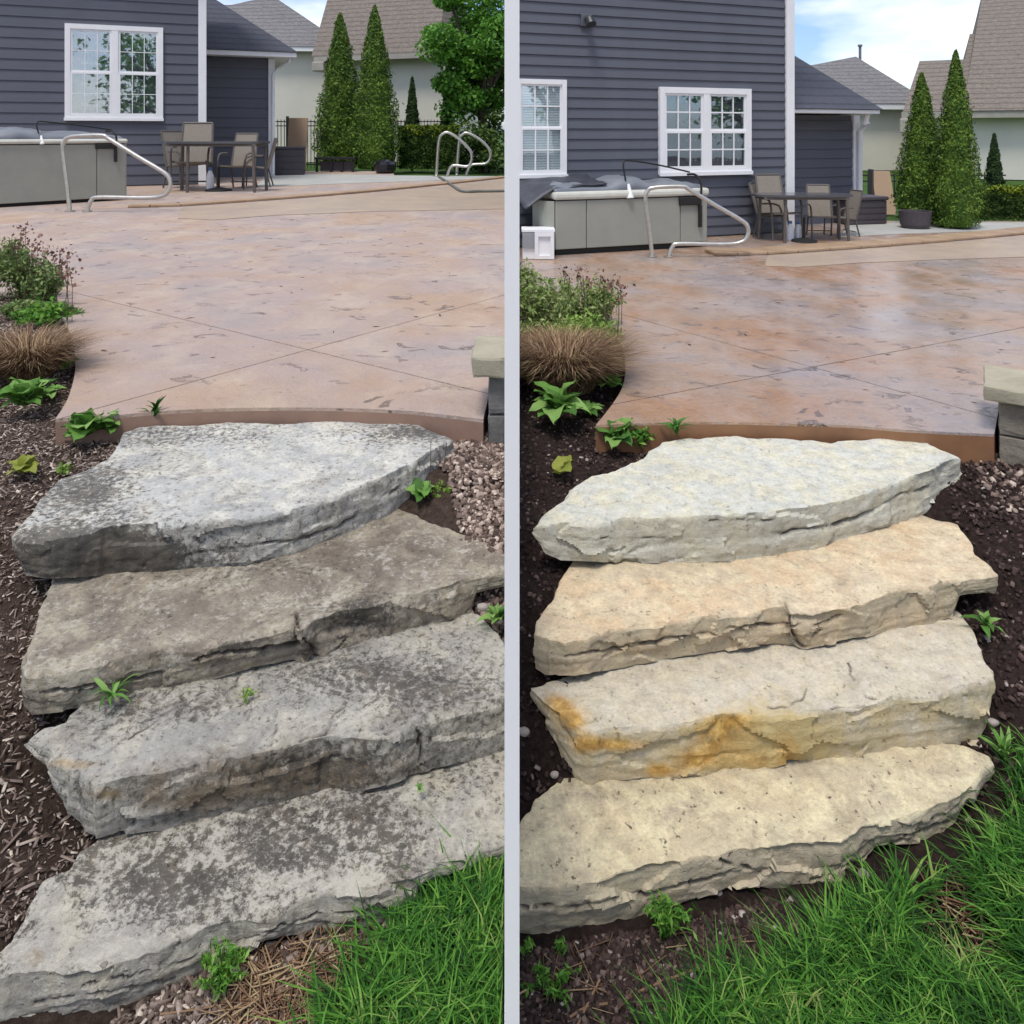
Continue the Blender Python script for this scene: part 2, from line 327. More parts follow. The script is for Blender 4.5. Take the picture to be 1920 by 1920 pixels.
def patio(P):
    if P.k == 'L':
        left = [(-900, 545), (-300, 548), (20, 556), (75, 570), (108, 592), (126, 612), (136, 640), (141, 670), (140, 702), (130, 740), (118, 764), (104, 785)]
        front = [(104, 785), (220, 778), (300, 771), (400, 766), (520, 764), (640, 765), (760, 770), (840, 778), (906, 786)]
        right = [(918, 735), (919, 700), (957, 697), (958, 500), (959, 400), (959.3, 331)]
        far = [(740, 329), (735, 321), (-200, 320), (-900, 322)]
        j1 = ((205, 565), (850, 722)); j2 = ((213, 757), (770, 602))
    else:
        left = [(961, 553), (1000, 560), (1070, 585), (1120, 605), (1150, 625), (1167, 652), (1173, 690), (1166, 728), (1145, 762), (1117, 797)]
        front = [(1117, 797), (1220, 793), (1340, 791), (1480, 794), (1600, 798), (1700, 806), (1800, 811), (1864, 814)]
        right = [(1872, 770), (1873, 742), (2050, 738), (2300, 700), (2600, 600)]
        far = [(2600, 416), (1600, 414), (1200, 414), (960.9, 414)]
        j1 = ((1060, 560), (1810, 768)); j2 = ((1150, 758), (1780, 640))
    def sm(l): return [tuple(v)[:2] for v in smoothpath([(a, b, 0) for a, b in l], 5)]
    outl = sm(left)+sm(front)[1:]+right+far
    pts = [W(P, x, y) for x, y in outl]
    root = mk('patio', [Vector((p.x, p.y, P.zp-.012)) for p in pts]+[Vector((p.x, p.y, P.zp-.16*P.hp)) for p in pts],
              [list(range(len(pts)))]+[[i, i+len(pts), (i+1) % len(pts)+len(pts), (i+1) % len(pts)] for i in range(len(pts))],
              M_riserL if P.k == 'L' else M_riserR, kind='structure', origin=pts[len(sm(left))],
              label='dry pale pink stamped concrete patio' if P.k == 'L' else 'wet orange brown stamped concrete patio')
    pm = patio_mat(P)
    a1, b1 = W(P, *j1[0]), W(P, *j1[1]); a2, b2 = W(P, *j2[0]), W(P, *j2[1])
    g = .0036*P.hp
    for s1 in (-1, 1):
        for s2 in (-1, 1):
            bm = bmesh.new()
            vs = [bm.verts.new((p.x, p.y, P.zp)) for p in pts]; bm.faces.new(vs)
            for (a, b_), s in (((a1, b1), s1), ((a2, b2), s2)):
                dd = (b_-a); nn = Vector((-dd.y, dd.x, 0)).normalized()*s
                bmesh.ops.bisect_plane(bm, geom=bm.verts[:]+bm.edges[:]+bm.faces[:], plane_co=a+nn*g, plane_no=nn, clear_inner=True)
            if not bm.faces: bm.free(); continue
            r = bmesh.ops.extrude_face_region(bm, geom=bm.faces[:])
            for v in [q for q in r['geom'] if isinstance(q, bmesh.types.BMVert)]: v.co.z -= .0118
            bmesh.ops.recalc_face_normals(bm, faces=bm.faces[:])
            o = wloc(root)
            for v in bm.verts: v.co -= o
            bmesh.ops.triangulate(bm, faces=bm.faces[:])
            me = bpy.data.meshes.new('concrete_panel'); bm.to_mesh(me); bm.free(); me.materials.append(pm)
            ob = bpy.data.objects.new('concrete_panel', me); COL.objects.link(ob); ob.parent = root
    return root
for P in (LP, RP): P.patio = patio(P)

M_gray = simple('grey_concrete', (.42, .42, .39), (.33, .335, .32), 2, .8, .3, 30)
M_cope = simple('pool_coping_tan', (.42, .30, .19), (.28, .18, .11), 3, .6, .4, 18)
M_cover = simple('pool_cover_tan', (.45, .35, .245), (.34, .265, .215), 1.6, .45, .5, 5, dist=.05)
def flatpoly(P, name, L_, dz, m, **k):
    pts = [W(P, *P.map(x, y)) for x, y in L_]; n = len(pts)
    for p in pts: p.z = P.zp+dz
    V = pts+[Vector((p.x, p.y, P.zp+.002)) for p in pts]
    return mk(name, V, [list(range(n))]+[[i, i+n, (i+1) % n+n, (i+1) % n] for i in range(n)], m, origin=pts[0], **k)
flatpoly(LP, 'concrete_apron', [(480, 352), (600, 346), (830, 338), (958, 334), (958, 331), (745, 329), (500, 325)], .004, M_gray, kind='structure', label='strip of grey concrete behind the dry patio')
flatpoly(RP, 'concrete_apron', [(480, 352), (600, 346), (830, 338), (1040, 327), (1040, 322.5), (745, 323), (500, 325)], .004, M_gray, kind='structure', label='strip of grey concrete behind the wet patio')
def pool(P):
    line = [(240, 390), (340, 387), (460, 379), (580, 370), (700, 360), (830, 347), (957 if P.k == 'L' else 1050, 333 if P.k == 'L' else 322)]
    root = empty('pool_coping', W(P, *P.map(460, 379)), 'raised tan edge line running across the back of the dry patio' if P.k == 'L' else 'raised tan edge line running across the back of the wet patio', 'pool coping', 'pool copings')
    pts = smoothpath([W(P, *P.map(x, y)) for x, y in line], 4)
    step = 4; g = .01
    for i in range(0, len(pts)-1, 2):
        a, b_ = pts[i], pts[min(i+2, len(pts)-1)]
        if (b_-a).length < .05: continue
        fr = Fr(a, b_-a); mb = MB(); fr.box(mb, 0, (b_-a).length-g, -.02, .27*P.hp/1.1, .002, .035)
        mb.mk('coping_stone', M_cope, root, bevel=.008)
    fr_ = [(957 if P.k == 'L' else 1050, 392 if P.k == 'L' else 385), (700, 397), (520, 404), (400, 413), (335, 410)]
    loop = [W(P, *P.map(x, y+3)) for x, y in line[1:]]+[W(P, *P.map(x, y)) for x, y in fr_]
    n = len(loop)
    mk('pool_cover', [Vector((p.x, p.y, P.zp+.007)) for p in loop]+[Vector((p.x, p.y, P.zp+.002)) for p in loop], [list(range(n))]+[[i, i+n, (i+1) % n+n, (i+1) % n] for i in range(n)],
       M_cover, origin=loop[0], label='flat tan pool cover on the dry patio beyond the steps' if P.k == 'L' else 'flat tan pool cover on the wet patio beyond the steps', cat='pool cover', group='pool covers')
for P in (LP, RP): pool(P)

# ------------------------------------------------------------------ stone steps
def resample(pl, sp):
    out = []
    for (x0, y0), (x1, y1) in zip(pl[:-1], pl[1:]):
        n = max(1, int(round(math.hypot(x1-x0, y1-y0)/sp)))
        for k in range(n): out.append((x0+(x1-x0)*k/n, y0+(y1-y0)*k/n))
    return out
def stone(P, label, lvl, front, back, bottom, m, base, blobs, grooves=(), amp=1.0, chip=1.0, seed=0, dents=()):
    h = P.h[lvl]; S = P.hp
    o = []
    for (x, y) in resample(front, 4.2)+[front[-1]]: o.append((x, y, 1))
    for (x, y) in resample([front[-1]]+back[::-1]+[front[0]], 7)[1:]: o.append((x, y, 0))
    n = len(o)
    bx = [q[0] for q in bottom]; by = [q[1] for q in bottom]
    XY = np.array([tuple(W(P, x, y, h)) for x, y, _ in o]); zt = C-h*P.hp
    cen = XY.mean(0)
    # smooth corners slightly, roughen
    nr = np.zeros((n, 2))
    for i in range(n):
        d = XY[(i+2) % n, :2]-XY[(i-2) % n, :2]; L_ = math.hypot(*d)+1e-9; nr[i] = (d[1]/L_, -d[0]/L_)
    lim = .006*S
    for i in range(n):
        x, y = XY[i, 0]/S, XY[i, 1]/S
        dlt = (noise.noise((x*9+seed, y*9, 0))*.010+noise.noise((x*32+seed, y*32, 2))*.006*chip+noise.noise((x*90, y*90, 5))*.0025)*S
        XY[i, 0] += nr[i, 0]*dlt; XY[i, 1] += nr[i, 1]*dlt
    xl, xr = XY[:, 0].min(), XY[:, 0].max()
    # spine: middle of the outline at 28 % and 72 % of its width
    def mid(x):
        ys = []
        for i in range(n):
            a, b_ = XY[i], XY[(i+1) % n]
            if (a[0]-x)*(b_[0]-x) <= 0 and a[0] != b_[0]: ys.append(a[1]+(b_[1]-a[1])*(x-a[0])/(b_[0]-a[0]))
        return (min(ys)+max(ys))/2
    xa, xb = xl+.25*(xr-xl), xl+.75*(xr-xl)
    A = np.array([xa, mid(xa)]); B = np.array([xb, mid(xb)])
    zb = np.zeros(n); side_bot = C-(P.h[min(lvl+1, 5)]+.012)*P.hp
    for i, (x, y, f) in enumerate(o):
        if f:
            yb = np.interp(x, bx, by); zb[i] = C-(yb-YH)/F*XY[i, 1]
        else: zb[i] = side_bot
    nf_ = sum(q[2] for q in o); nb_ = n-nf_
    for j in range(nb_):
        for k_, e_ in ((j+1, nf_-1), (nb_-j, 0)):
            if k_ < 14:
                f_ = k_/14; zb[nf_+j] = zb[e_]*(1-f_)+side_bot*f_ if zb[e_] > side_bot else zb[nf_+j]
    K, Mr = 38, 22
    lr = random.Random(seed*7+1); LAY = [(.28+lr.uniform(-.06, .06), lr.choice((-1, 1))*lr.uniform(.0, .0015)), (.56+lr.uniform(-.06, .06), lr.choice((-1, 1))*lr.uniform(.002, .004)), (.84, -lr.uniform(.0, .002))]
    V = []; side = []
    def topz(x, y):
        x, y = x/S, y/S
        return zt+S*amp*(noise.noise((x*2.6+seed, y*2.6, 3))*.010+noise.noise((x*9, y*9, seed))*.005+noise.fractal((x*24, y*24, seed+5), .8, 2.1, 3)*.0026-.004*max(0, noise.noise((x*5.2, y*7, seed+9))-.25)*3)
    for k in range(Mr, 0, -1):      # bottom row ... just below the edge
        t = k/Mr
        for i in range(n):
            x, y = XY[i, 0], XY[i, 1]; ze = topz(x, y)-.004*S
            z = ze+(zb[i]-ze)*t; u, v, q = x/S, y/S, z/S
            strat = noise.noise((u*1.6+seed*3, v*1.6, q*42))
            pp = Vector((u*6.5+seed, v*6.5, q*13+.5*noise.noise((u*3, v*3, seed)))); pp += Vector((noise.noise(pp*2), noise.noise(pp*2+Vector((7, 0, 0))), 0))*.25
            vd, vp = noise.voronoi(pp); c0 = vp[0]; tl = Vector((noise.noise(c0*5.3), noise.noise(c0*4.1+Vector((3, 0, 0))), noise.noise(c0*6.7+Vector((0, 9, 0)))))
            facet = noise.noise(c0*3.7)*.009+(pp-c0).dot(tl)*.015
            wv_ = .10*noise.noise((u*2.2, v*2.2, seed+3))+.05*noise.noise((u*9, v*9, seed))
            lay = 0
            for (lt, lo_) in LAY: lay += lo_*min(1, max(0, (t-lt-wv_)/.05))
            off = (.004+facet+lay+strat*.0018+noise.noise((u*4, v*4, q*5+seed))*.005+noise.fractal((u*34, v*34, q*60+seed), .75, 2.1, 3)*.0020-.003*max(0, t-.8)*2*(o[i][2])-.002*(1-t)**6)*S*chip
            V.append((x+nr[i, 0]*off, y+nr[i, 1]*off, z)); side.append(i)
    for k in range(0, K+1):
        r = (k/K)**1.25*1.0
        for i in range(n):
            tt = min(1, max(0, (XY[i, 0]-xa)/(xb-xa))); T = A+(B-A)*tt
            x = XY[i, 0]+(T[0]-XY[i, 0])*r; y = XY[i, 1]+(T[1]-XY[i, 1])*r
            z = topz(x, y)
            if k == 0: z -= (.0010+.0045*max(0, noise.noise((x*14, y*14, 8))))*S*chip
            V.append((x, y, z)); side.append(-1)
    V = np.array(V)
    # grooves (cracks) and stains, looked up by where each point of the stone is
    pxs = 960+F*V[:, 0]/V[:, 1]; pys = YH+F*(C-V[:, 2])/V[:, 1]
    cr = np.zeros(len(V)); dep = np.zeros(len(V))
    for pl, wd, dp in grooves:
        dm = np.full(len(V), 1e9)
        wx = np.array([noise.noise((a*.05, b_*.05, 1))*7 for a, b_ in zip(pxs, pys)]); wy = np.array([noise.noise((a*.05, b_*.05, 9))*5 for a, b_ in zip(pxs, pys)])
        for (x0, y0), (x1, y1) in zip(pl[:-1], pl[1:]):
            dx, dy = x1-x0, y1-y0; tt = np.clip(((pxs+wx-x0)*dx+(pys+wy-y0)*dy)/(dx*dx+dy*dy), 0, 1)
            dm = np.minimum(dm, np.hypot(pxs+wx-x0-dx*tt, pys+wy-y0-dy*tt))
        brk = np.array([min(1, max(0, .75+1.6*noise.noise((a*.03, b_*.03, 4)))) for a, b_ in zip(pxs, pys)]); f = np.clip(1-dm/(wd*.85), 0, 1)*brk; cr = np.maximum(cr, np.clip(f*1.3, 0, 1)); dep = np.maximum(dep, f*dp*S)
    for cx_, cy_, rx_, ry_, dp in dents:
        g = 1/(1+(((pxs-cx_)/rx_)**2+((pys-cy_)/ry_)**2)**3); dep += g*dp*S
    for j in range(len(V)):
        if dep[j] > 0:
            if side[j] >= 0: V[j, 0] -= nr[side[j], 0]*dep[j]; V[j, 1] -= nr[side[j], 1]*dep[j]
            else: V[j, 2] -= dep[j]*.6
    at = {k: np.full(len(V), v, dtype=np.float32) for k, v in (('dark', base.get('dark', 0)), ('rust', base.get('rust', 0)), ('tint', base.get('tint', 0)))}
    for ty, cx, cy, rx, ry, val in blobs:
        g = np.exp(-(((pxs-cx)/rx)**2+((pys-cy)/ry)**2)); at[ty] += (val*g).astype(np.float32)
    sm = np.array([q >= 0 for q in side])
    for k in ('dark', 'rust', 'tint'):
        at[k] += np.where(sm, base.get('side_'+k, 0), 0).astype(np.float32)
    rows = Mr+K+1
    idx = np.arange(rows*n).reshape(rows, n); nx = np.roll(idx, -1, axis=1)
    Fc = np.stack([idx[:-1], nx[:-1], nx[1:], idx[1:]], -1).reshape(-1, 4)
    ob = mk('stone_step', V, Fc, m, origin=Vector((cen[0], cen[1], zt)), smooth=True, label=label, cat='stone step', group='natural stone garden steps')
    me = ob.data
    me.set_sharp_from_angle(angle=math.radians(38))
    for k, a in list(at.items())+[('crack', cr.astype(np.float32))]:
        q = me.attributes.new(k, 'FLOAT', 'POINT'); q.data.foreach_set('value', np.clip(a, 0, 1.6).astype(np.float32))
    # underside
    return ob
wh, cw = (.66, .66, .62), (.44, .455, .44)
SM = {
 'L1': stone_mat('limestone_lichen_white', (.66, .65, .60), (.44, .44, .42), (.17, .145, .12), warm=(.74, .71, .60), ssc=62, lo=.665, hi=.78, dirt=.35),
 'L2': stone_mat('limestone_lichen_brown', (.25, .21, .17), (.43, .38, .30), (.15, .12, .095), rust=(.34, .21, .08), warm=(.52, .46, .34), ssc=70, lo=.67, hi=.79, crust=.55, dirt=.5),
 'L3': stone_mat('limestone_lichen_grey', (.50, .48, .43), (.30, .285, .26), (.18, .135, .085), rust=(.34, .20, .06), warm=(.60, .56, .46), ssc=66, lo=.665, hi=.77, crust=.45, dirt=.45),
 'L4': stone_mat('limestone_lichen_speckled', (.52, .49, .43), (.38, .355, .31), (.18, .15, .12), rust=(.36, .25, .12), warm=(.64, .59, .46), ssc=72, lo=.675, hi=.755, pockets=.4, crust=.85, dirt=.4),
 'R1': stone_mat('limestone_clean_grey', (.70, .69, .60), (.60, .61, .54), (.48, .45, .36), warm=(.74, .69, .51), ssc=60, dirt=.22),
 'R2': stone_mat('limestone_clean_tan', (.74, .55, .34), (.68, .57, .41), (.46, .40, .29), warm=(.80, .68, .46), ssc=60, dirt=.30),
 'R3': stone_mat('limestone_clean_rusty', (.72, .64, .50), (.64, .59, .48), (.60, .46, .20), rust=(.56, .31, .07), warm=(.68, .60, .44), ssc=60, dirt=.25),
 'R4': stone_mat('limestone_clean_pitted', (.74, .62, .40), (.56, .48, .35), (.48, .42, .32), warm=(.84, .75, .49), ssc=50, pockets=.85, dirt=.40)}
# left yard, top to bottom
stone(LP, 'top stone step with pale lichen-mottled surface under the dry patio edge', 1,
  [(26, 1012), (60, 1015), (100, 1012), (145, 1005), (196, 991), (250, 986), (302, 983), (393, 976), (460, 974), (550, 950), (641, 922), (732, 890), (792, 856), (850, 826)],
  [(30, 1000), (48, 975), (75, 935), (110, 900), (165, 880), (210, 856), (226, 825), (232, 810), (262, 801), (340, 797), (430, 793), (520, 796), (600, 790), (700, 789), (770, 789), (800, 806), (835, 818)],
  [(26, 1040), (40, 1080), (90, 1086), (211, 1080), (326, 1073), (460, 1064), (550, 1050), (611, 1026), (732, 971), (762, 956), (835, 905), (850, 880)], SM['L1'],
  {'dark': .30, 'side_dark': .05, 'side_tint': .25},
  [('dark', 150, 920, 110, 55, .55), ('dark', 200, 1040, 160, 45, .95), ('dark', 280, 1050, 40, 22, .8), ('tint', 200, 1055, 110, 30, .9), ('dark', 330, 815, 180, 22, .35), ('dark', 770, 812, 90, 20, .5), ('dark', 100, 1060, 60, 25, .6), ('dark', 460, 900, 160, 55, -.1), ('dark', 90, 1000, 90, 20, .2)],
  [([(480, 1020), (560, 1012), (640, 985), (720, 930), (770, 905)], 4.5, .012), ([(330, 1040), (420, 1032), (500, 1020)], 3, .006)], seed=1)
stone(LP, 'second step down, brown and weathered with a cracked broken front edge, left side', 2,
  [(50, 1240), (56, 1262), (121, 1256), (181, 1243), (242, 1231), (332, 1213), (423, 1198), (500, 1183), (556, 1167), (566, 1178), (590, 1164), (629, 1150), (717, 1131), (792, 1107), (853, 1089), (954, 1062)],
  [(54, 1213), (75, 1162), (82, 1122), (100, 1092), (110, 1068), (250, 1050), (450, 1030), (600, 990), (770, 945), (850, 957), (874, 965), (907, 1017), (943, 1042)],
  [(50, 1322), (60, 1340), (151, 1334), (242, 1310), (362, 1283), (460, 1260), (550, 1240), (566, 1249), (611, 1249), (671, 1231), (792, 1183), (883, 1153), (893, 1112), (954, 1098)], SM['L2'],
  {'dark': .26, 'tint': .08, 'side_tint': -.1}, [('dark', 700, 1160, 40, 40, .7), ('tint', 700, 1040, 200, 60, .6), ('tint', 330, 1140, 200, 50, .4), ('dark', 640, 1150, 70, 30, .4), ('tint', 330, 1225, 120, 25, .6), ('dark', 440, 1212, 30, 12, .8), ('tint', 240, 1200, 200, 18, -.5), ('rust', 540, 1175, 90, 16, .25), ('rust', 200, 1110, 100, 20, .2), ('dark', 480, 1060, 200, 30, .3)],
  [([(80, 1300), (200, 1285), (300, 1262), (400, 1228), (460, 1222), (556, 1205)], 6, .018), ([(556, 1150), (562, 1185), (570, 1215), (566, 1255)], 7, .03), ([(570, 1195), (620, 1186), (680, 1182)], 4, .014), ([(572, 1205), (604, 1243)], 4, .02), ([(604, 1243), (650, 1200)], 3, .01)], seed=2, chip=1.2, dents=[(640, 1178, 55, 14, .014), (690, 1190, 34, 34, .012), (582, 1226, 12, 18, .022)])
stone(LP, 'third step down, grey with a rust-edged left corner and mossy brown front, left side', 3,
  [(58, 1384), (90, 1412), (140, 1445), (184, 1474), (226, 1460), (323, 1445), (404, 1426), (460, 1413), (557, 1392), (621, 1387), (700, 1384), (751, 1379), (775, 1356), (841, 1339), (954, 1310)],
  [(80, 1366), (123, 1355), (160, 1310), (300, 1262), (560, 1215), (700, 1190), (880, 1135), (898, 1152), (919, 1174), (945, 1210), (955, 1240)],
  [(58, 1396), (90, 1440), (113, 1481), (150, 1545), (184, 1573), (226, 1558), (323, 1549), (460, 1523), (557, 1507), (615, 1487), (667, 1487), (718, 1471), (783, 1445), (954, 1411)], SM['L3'],
  {'dark': .30, 'side_dark': .1}, [('rust', 130, 1432, 60, 10, .6), ('rust', 200, 1488, 50, 10, .6), ('tint', 560, 1450, 220, 45, 1.2), ('tint', 350, 1500, 130, 30, .7), ('dark', 700, 1270, 200, 50, .45), ('dark', 280, 1330, 140, 40, .35), ('rust', 480, 1490, 200, 24, .25), ('dark', 850, 1300, 90, 40, .25), ('dark', 420, 1380, 120, 30, -.2), ('dark', 620, 1440, 150, 40, .35)],
  [([(640, 1325), (620, 1350), (612, 1375), (560, 1388)], 4, .01), ([(518, 1360), (506, 1395)], 4, .008), ([(760, 1345), (790, 1380), (790, 1430)], 6, .014), ([(190, 1420), (215, 1400), (300, 1350)], 3, .004)], seed=3, amp=1.5, chip=1.3)
stone(LP, 'bottom stone step of the left stair, speckled with dark lichen beside the mulch', 4,
  [(-40, 1850), (26, 1830), (65, 1817), (130, 1812), (194, 1807), (242, 1797), (291, 1775), (371, 1749), (452, 1726), (500, 1716), (557, 1682), (621, 1668), (686, 1664), (740, 1656), (793, 1642), (848, 1616), (896, 1590), (954, 1566)],
  [(-30, 1800), (26, 1755), (55, 1717), (65, 1688), (81, 1652), (129, 1629), (145, 1600), (200, 1560), (330, 1530), (460, 1500), (620, 1465), (780, 1425), (954, 1392)],
  [(-40, 1960), (60, 1935), (226, 1894), (323, 1862), (388, 1833), (485, 1768), (540, 1755), (589, 1749), (654, 1768), (692, 1755), (751, 1713), (793, 1665), (850, 1640), (954, 1600)], SM['L4'],
  {'dark': .46, 'side_dark': -.35}, [('dark', 300, 1640, 240, 70, .45), ('dark', 620, 1570, 220, 70, .35), ('tint', 560, 1530, 260, 25, .8), ('dark', 200, 1780, 200, 25, -.5), ('dark', 600, 1650, 150, 20, -.4), ('dark', 860, 1560, 90, 60, -.35), ('rust', 66, 1795, 26, 20, .5), ('dark', 66, 1795, 34, 24, -.9), ('dark', 100, 1700, 40, 50, -.4)],
  [([(150, 1850), (300, 1820), (450, 1765), (600, 1715), (700, 1710)], 4, .008), ([(60, 1880), (200, 1862), (330, 1835)], 4, .01)], seed=4, chip=1.15, amp=1.2)
# right yard
stone(RP, 'top clean pale grey step under the wet patio edge', 1,
  [(1005, 986), (1051, 980), (1111, 983), (1171, 970), (1240, 968), (1322, 966), (1400, 965), (1445, 960), (1506, 949), (1551, 940), (1627, 922), (1696, 900), (1741, 882), (1796, 861)],
  [(1012, 975), (1032, 957), (1058, 938), (1072, 915), (1111, 894), (1171, 875), (1208, 860), (1217, 845), (1241, 829), (1292, 821), (1383, 818), (1450, 821), (1521, 823), (1557, 828), (1600, 824), (1732, 826), (1747, 836)],
  [(1005, 1002), (1020, 1036), (1051, 1049), (1171, 1054), (1353, 1051), (1460, 1046), (1521, 1030), (1611, 1002), (1717, 972), (1787, 925), (1796, 900)], SM['R1'],
  {'side_tint': .35, 'dark': -.1}, [('rust', 1100, 1020, 120, 22, .2), ('tint', 1400, 1000, 300, 40, .3)],
  [([(1040, 1005), (1100, 1010), (1250, 1008)], 3, .005), ([(1450, 1000), (1560, 985), (1620, 965), (1700, 925), (1740, 915)], 5, .012), ([(1330, 975), (1450, 975)], 3, .006)], seed=11)
stone(RP, 'second clean step, warm tan with a vertical crack in its front, right side', 2,
  [(1005, 1185), (1030, 1200), (1060, 1204), (1093, 1199), (1141, 1181), (1217, 1165), (1292, 1160), (1353, 1148), (1420, 1143), (1470, 1138), (1482, 1148), (1530, 1143), (1581, 1141), (1627, 1126), (1702, 1105), (1793, 1090), (1862, 1073)],
  [(1005, 1162), (1020, 1141), (1041, 1120), (1051, 1090), (1072, 1056), (1080, 1040), (1350, 1035), (1500, 1010), (1700, 955), (1762, 975), (1793, 981), (1820, 1017), (1829, 1042), (1853, 1060)],
  [(1005, 1253), (1020, 1267), (1081, 1268), (1202, 1247), (1322, 1229), (1413, 1214), (1460, 1211), (1506, 1221), (1581, 1206), (1672, 1184), (1790, 1160), (1805, 1120), (1820, 1117), (1862, 1112)], SM['R2'],
  {'side_tint': .55, 'dark': -.1}, [('rust', 1180, 1215, 130, 18, .25), ('dark', 1060, 1150, 60, 20, .3), ('tint', 1250, 1060, 250, 25, .3), ('tint', 1020, 1230, 40, 30, .3), ('tint', 1420, 1190, 60, 18, -.5)],
  [([(1060, 1232), (1180, 1212), (1300, 1190), (1400, 1175), (1472, 1170)], 4.5, .014), ([(1473, 1125), (1477, 1165), (1478, 1220)], 5, .022), ([(1480, 1176), (1560, 1170), (1585, 1160)], 3, .010), ([(1482, 1180), (1506, 1215)], 4, .016), ([(1506, 1215), (1540, 1182)], 3, .008)], seed=12, dents=[(1535, 1158, 55, 13, .014), (1488, 1202, 10, 16, .02), (1580, 1180, 28, 26, .008)])
stone(RP, 'third clean step, cream with orange rust stains on its front, right side', 3,
  [(999, 1293), (1030, 1320), (1065, 1348), (1099, 1370), (1186, 1361), (1299, 1352), (1373, 1338), (1440, 1340), (1497, 1335), (1594, 1326), (1632, 1316), (1691, 1306), (1770, 1296), (1838, 1286), (1862, 1274)],
  [(1020, 1284), (1060, 1265), (1200, 1225), (1400, 1190), (1600, 1175), (1780, 1135), (1805, 1152), (1823, 1187), (1847, 1238), (1860, 1262)],
  [(999, 1312), (1020, 1352), (1050, 1410), (1080, 1468), (1099, 1472), (1186, 1461), (1283, 1455), (1400, 1445), (1487, 1429), (1529, 1437), (1626, 1415), (1787, 1397), (1836, 1390), (1850, 1348), (1862, 1300)], SM['R3'],
  {'side_tint': .35, 'dark': -.1}, [('rust', 1072, 1352, 30, 26, 1.1), ('rust', 1045, 1325, 26, 18, .8), ('rust', 1150, 1392, 60, 12, .7), ('rust', 1030, 1310, 24, 14, .5), ('rust', 1100, 1395, 26, 20, .9), ('rust', 1170, 1400, 60, 10, .5), ('rust', 1345, 1385, 44, 34, 1.0), ('rust', 1380, 1350, 50, 14, .8), ('rust', 1300, 1425, 30, 20, .8), ('rust', 1240, 1445, 36, 14, 1.0), ('tint', 1430, 1388, 100, 60, 1.5), ('rust', 1400, 1425, 90, 16, .5), ('rust', 1440, 1400, 70, 40, .35), ('rust', 1480, 1410, 20, 40, .3)],
  [([(1590, 1240), (1597, 1265), (1618, 1285), (1622, 1305), (1640, 1312)], 3.2, .007), ([(1440, 1325), (1480, 1326), (1500, 1312), (1515, 1290)], 3, .006), ([(1560, 1330), (1620, 1322)], 3.5, .01)], seed=13)
stone(RP, 'bottom clean step, yellowish pitted stone above the grass on the right', 4,
  [(964, 1655), (1030, 1658), (1089, 1655), (1138, 1642), (1202, 1623), (1260, 1618), (1315, 1613), (1348, 1608), (1390, 1591), (1460, 1582), (1513, 1572), (1574, 1574), (1633, 1552), (1691, 1529), (1742, 1516), (1780, 1500), (1813, 1484), (1828, 1460), (1859, 1430)],
  [(964, 1560), (975, 1545), (992, 1523), (1015, 1490), (1060, 1455), (1250, 1425), (1500, 1400), (1700, 1380), (1810, 1399), (1852, 1418)],
  [(964, 1752), (1025, 1754), (1089, 1749), (1167, 1730), (1250, 1705), (1331, 1676), (1412, 1653), (1465, 1668), (1507, 1681), (1560, 1665), (1626, 1625), (1650, 1592), (1755, 1578), (1800, 1545), (1835, 1480), (1859, 1458)], SM['R4'],
  {'side_tint': .6, 'dark': -.1}, [('dark', 1100, 1490, 100, 16, .5), ('dark', 1250, 1650, 120, 30, .35), ('tint', 1500, 1440, 300, 25, .4), ('dark', 1500, 1600, 120, 18, .25)],
  [([(975, 1700), (1080, 1702), (1200, 1680), (1320, 1650), (1400, 1625)], 5, .012), ([(1520, 1655), (1600, 1620), (1700, 1570), (1780, 1540)], 4, .008), ([(1350, 1615), (1400, 1630)], 6, .015)], seed=14, chip=1.1)

# ------------------------------------------------------------------ white divider added for the strip between the two views
M_white = simple('divider_white', (.90, .90, .89), (.88, .88, .87), 3, .45, .05, 30)
def divider():
    t = 28/F*1.15
    root = empty('added_divider', (0, 1.15, 0), 'tall thin white divider added between the left and right yards', 'divider')
    mb = MB(); mb.box(-t/2, t/2, 1.15, 1.15+t, -.12, C+.24); mb.mk('post', M_white, root)
    y = 1.15+t+.003; L_ = .9; b0 = None
    for k in range(14):
        mb = MB(); mb.box(-.009, .009, y+.002, y+L_-.002, -.12, LP.zp+.03)
        mb.mk('panel', M_white, root)
        y += L_
divider()
mb = MB(); mb.box(-.011, .011, -30, 1.145, -.4, C-1.475*LP.hp); mb.mk('soil_edge', M_mulchL, kind='structure', label='soil edge where the higher left bed ends at the divider')

# ------------------------------------------------------------------ houses
def shingle(name, a, b_, sc=1.0):
    m, t, b = mat(name); tcn = N(t, 'ShaderNodeTexCoord').outputs['Object']
    n = noi(t, 9*sc, 4, .7, tcn, scale3=(1, 1, 3)); n2 = noi(t, 30*sc, 3, .7, tcn)
    col = ramp(t, mth(t, 'ADD', mth(t, 'MULTIPLY', n.outputs['Fac'], .5), mth(t, 'MULTIPLY', n2.outputs['Fac'], .5)), [(.35, a), (.65, b_)]).outputs[0]
    wv = N(t, 'ShaderNodeTexWave'); wv.wave_type = 'BANDS'; wv.bands_direction = 'Z'; wv.inputs['Scale'].default_value = 2.3*sc; wv.inputs['Distortion'].default_value = .6
    t.links.new(tcn, wv.inputs['Vector']); col = mix(t, 1., col, ramp(t, wv.outputs['Fac'], [(0, .62), (.25, 1.)]).outputs[0], 'MULTIPLY')
    t.links.new(col, b.inputs['Base Color']); b.inputs['Roughness'].default_value = .9; bump(t, b, n2.outputs['Fac'], .5, .03); return m
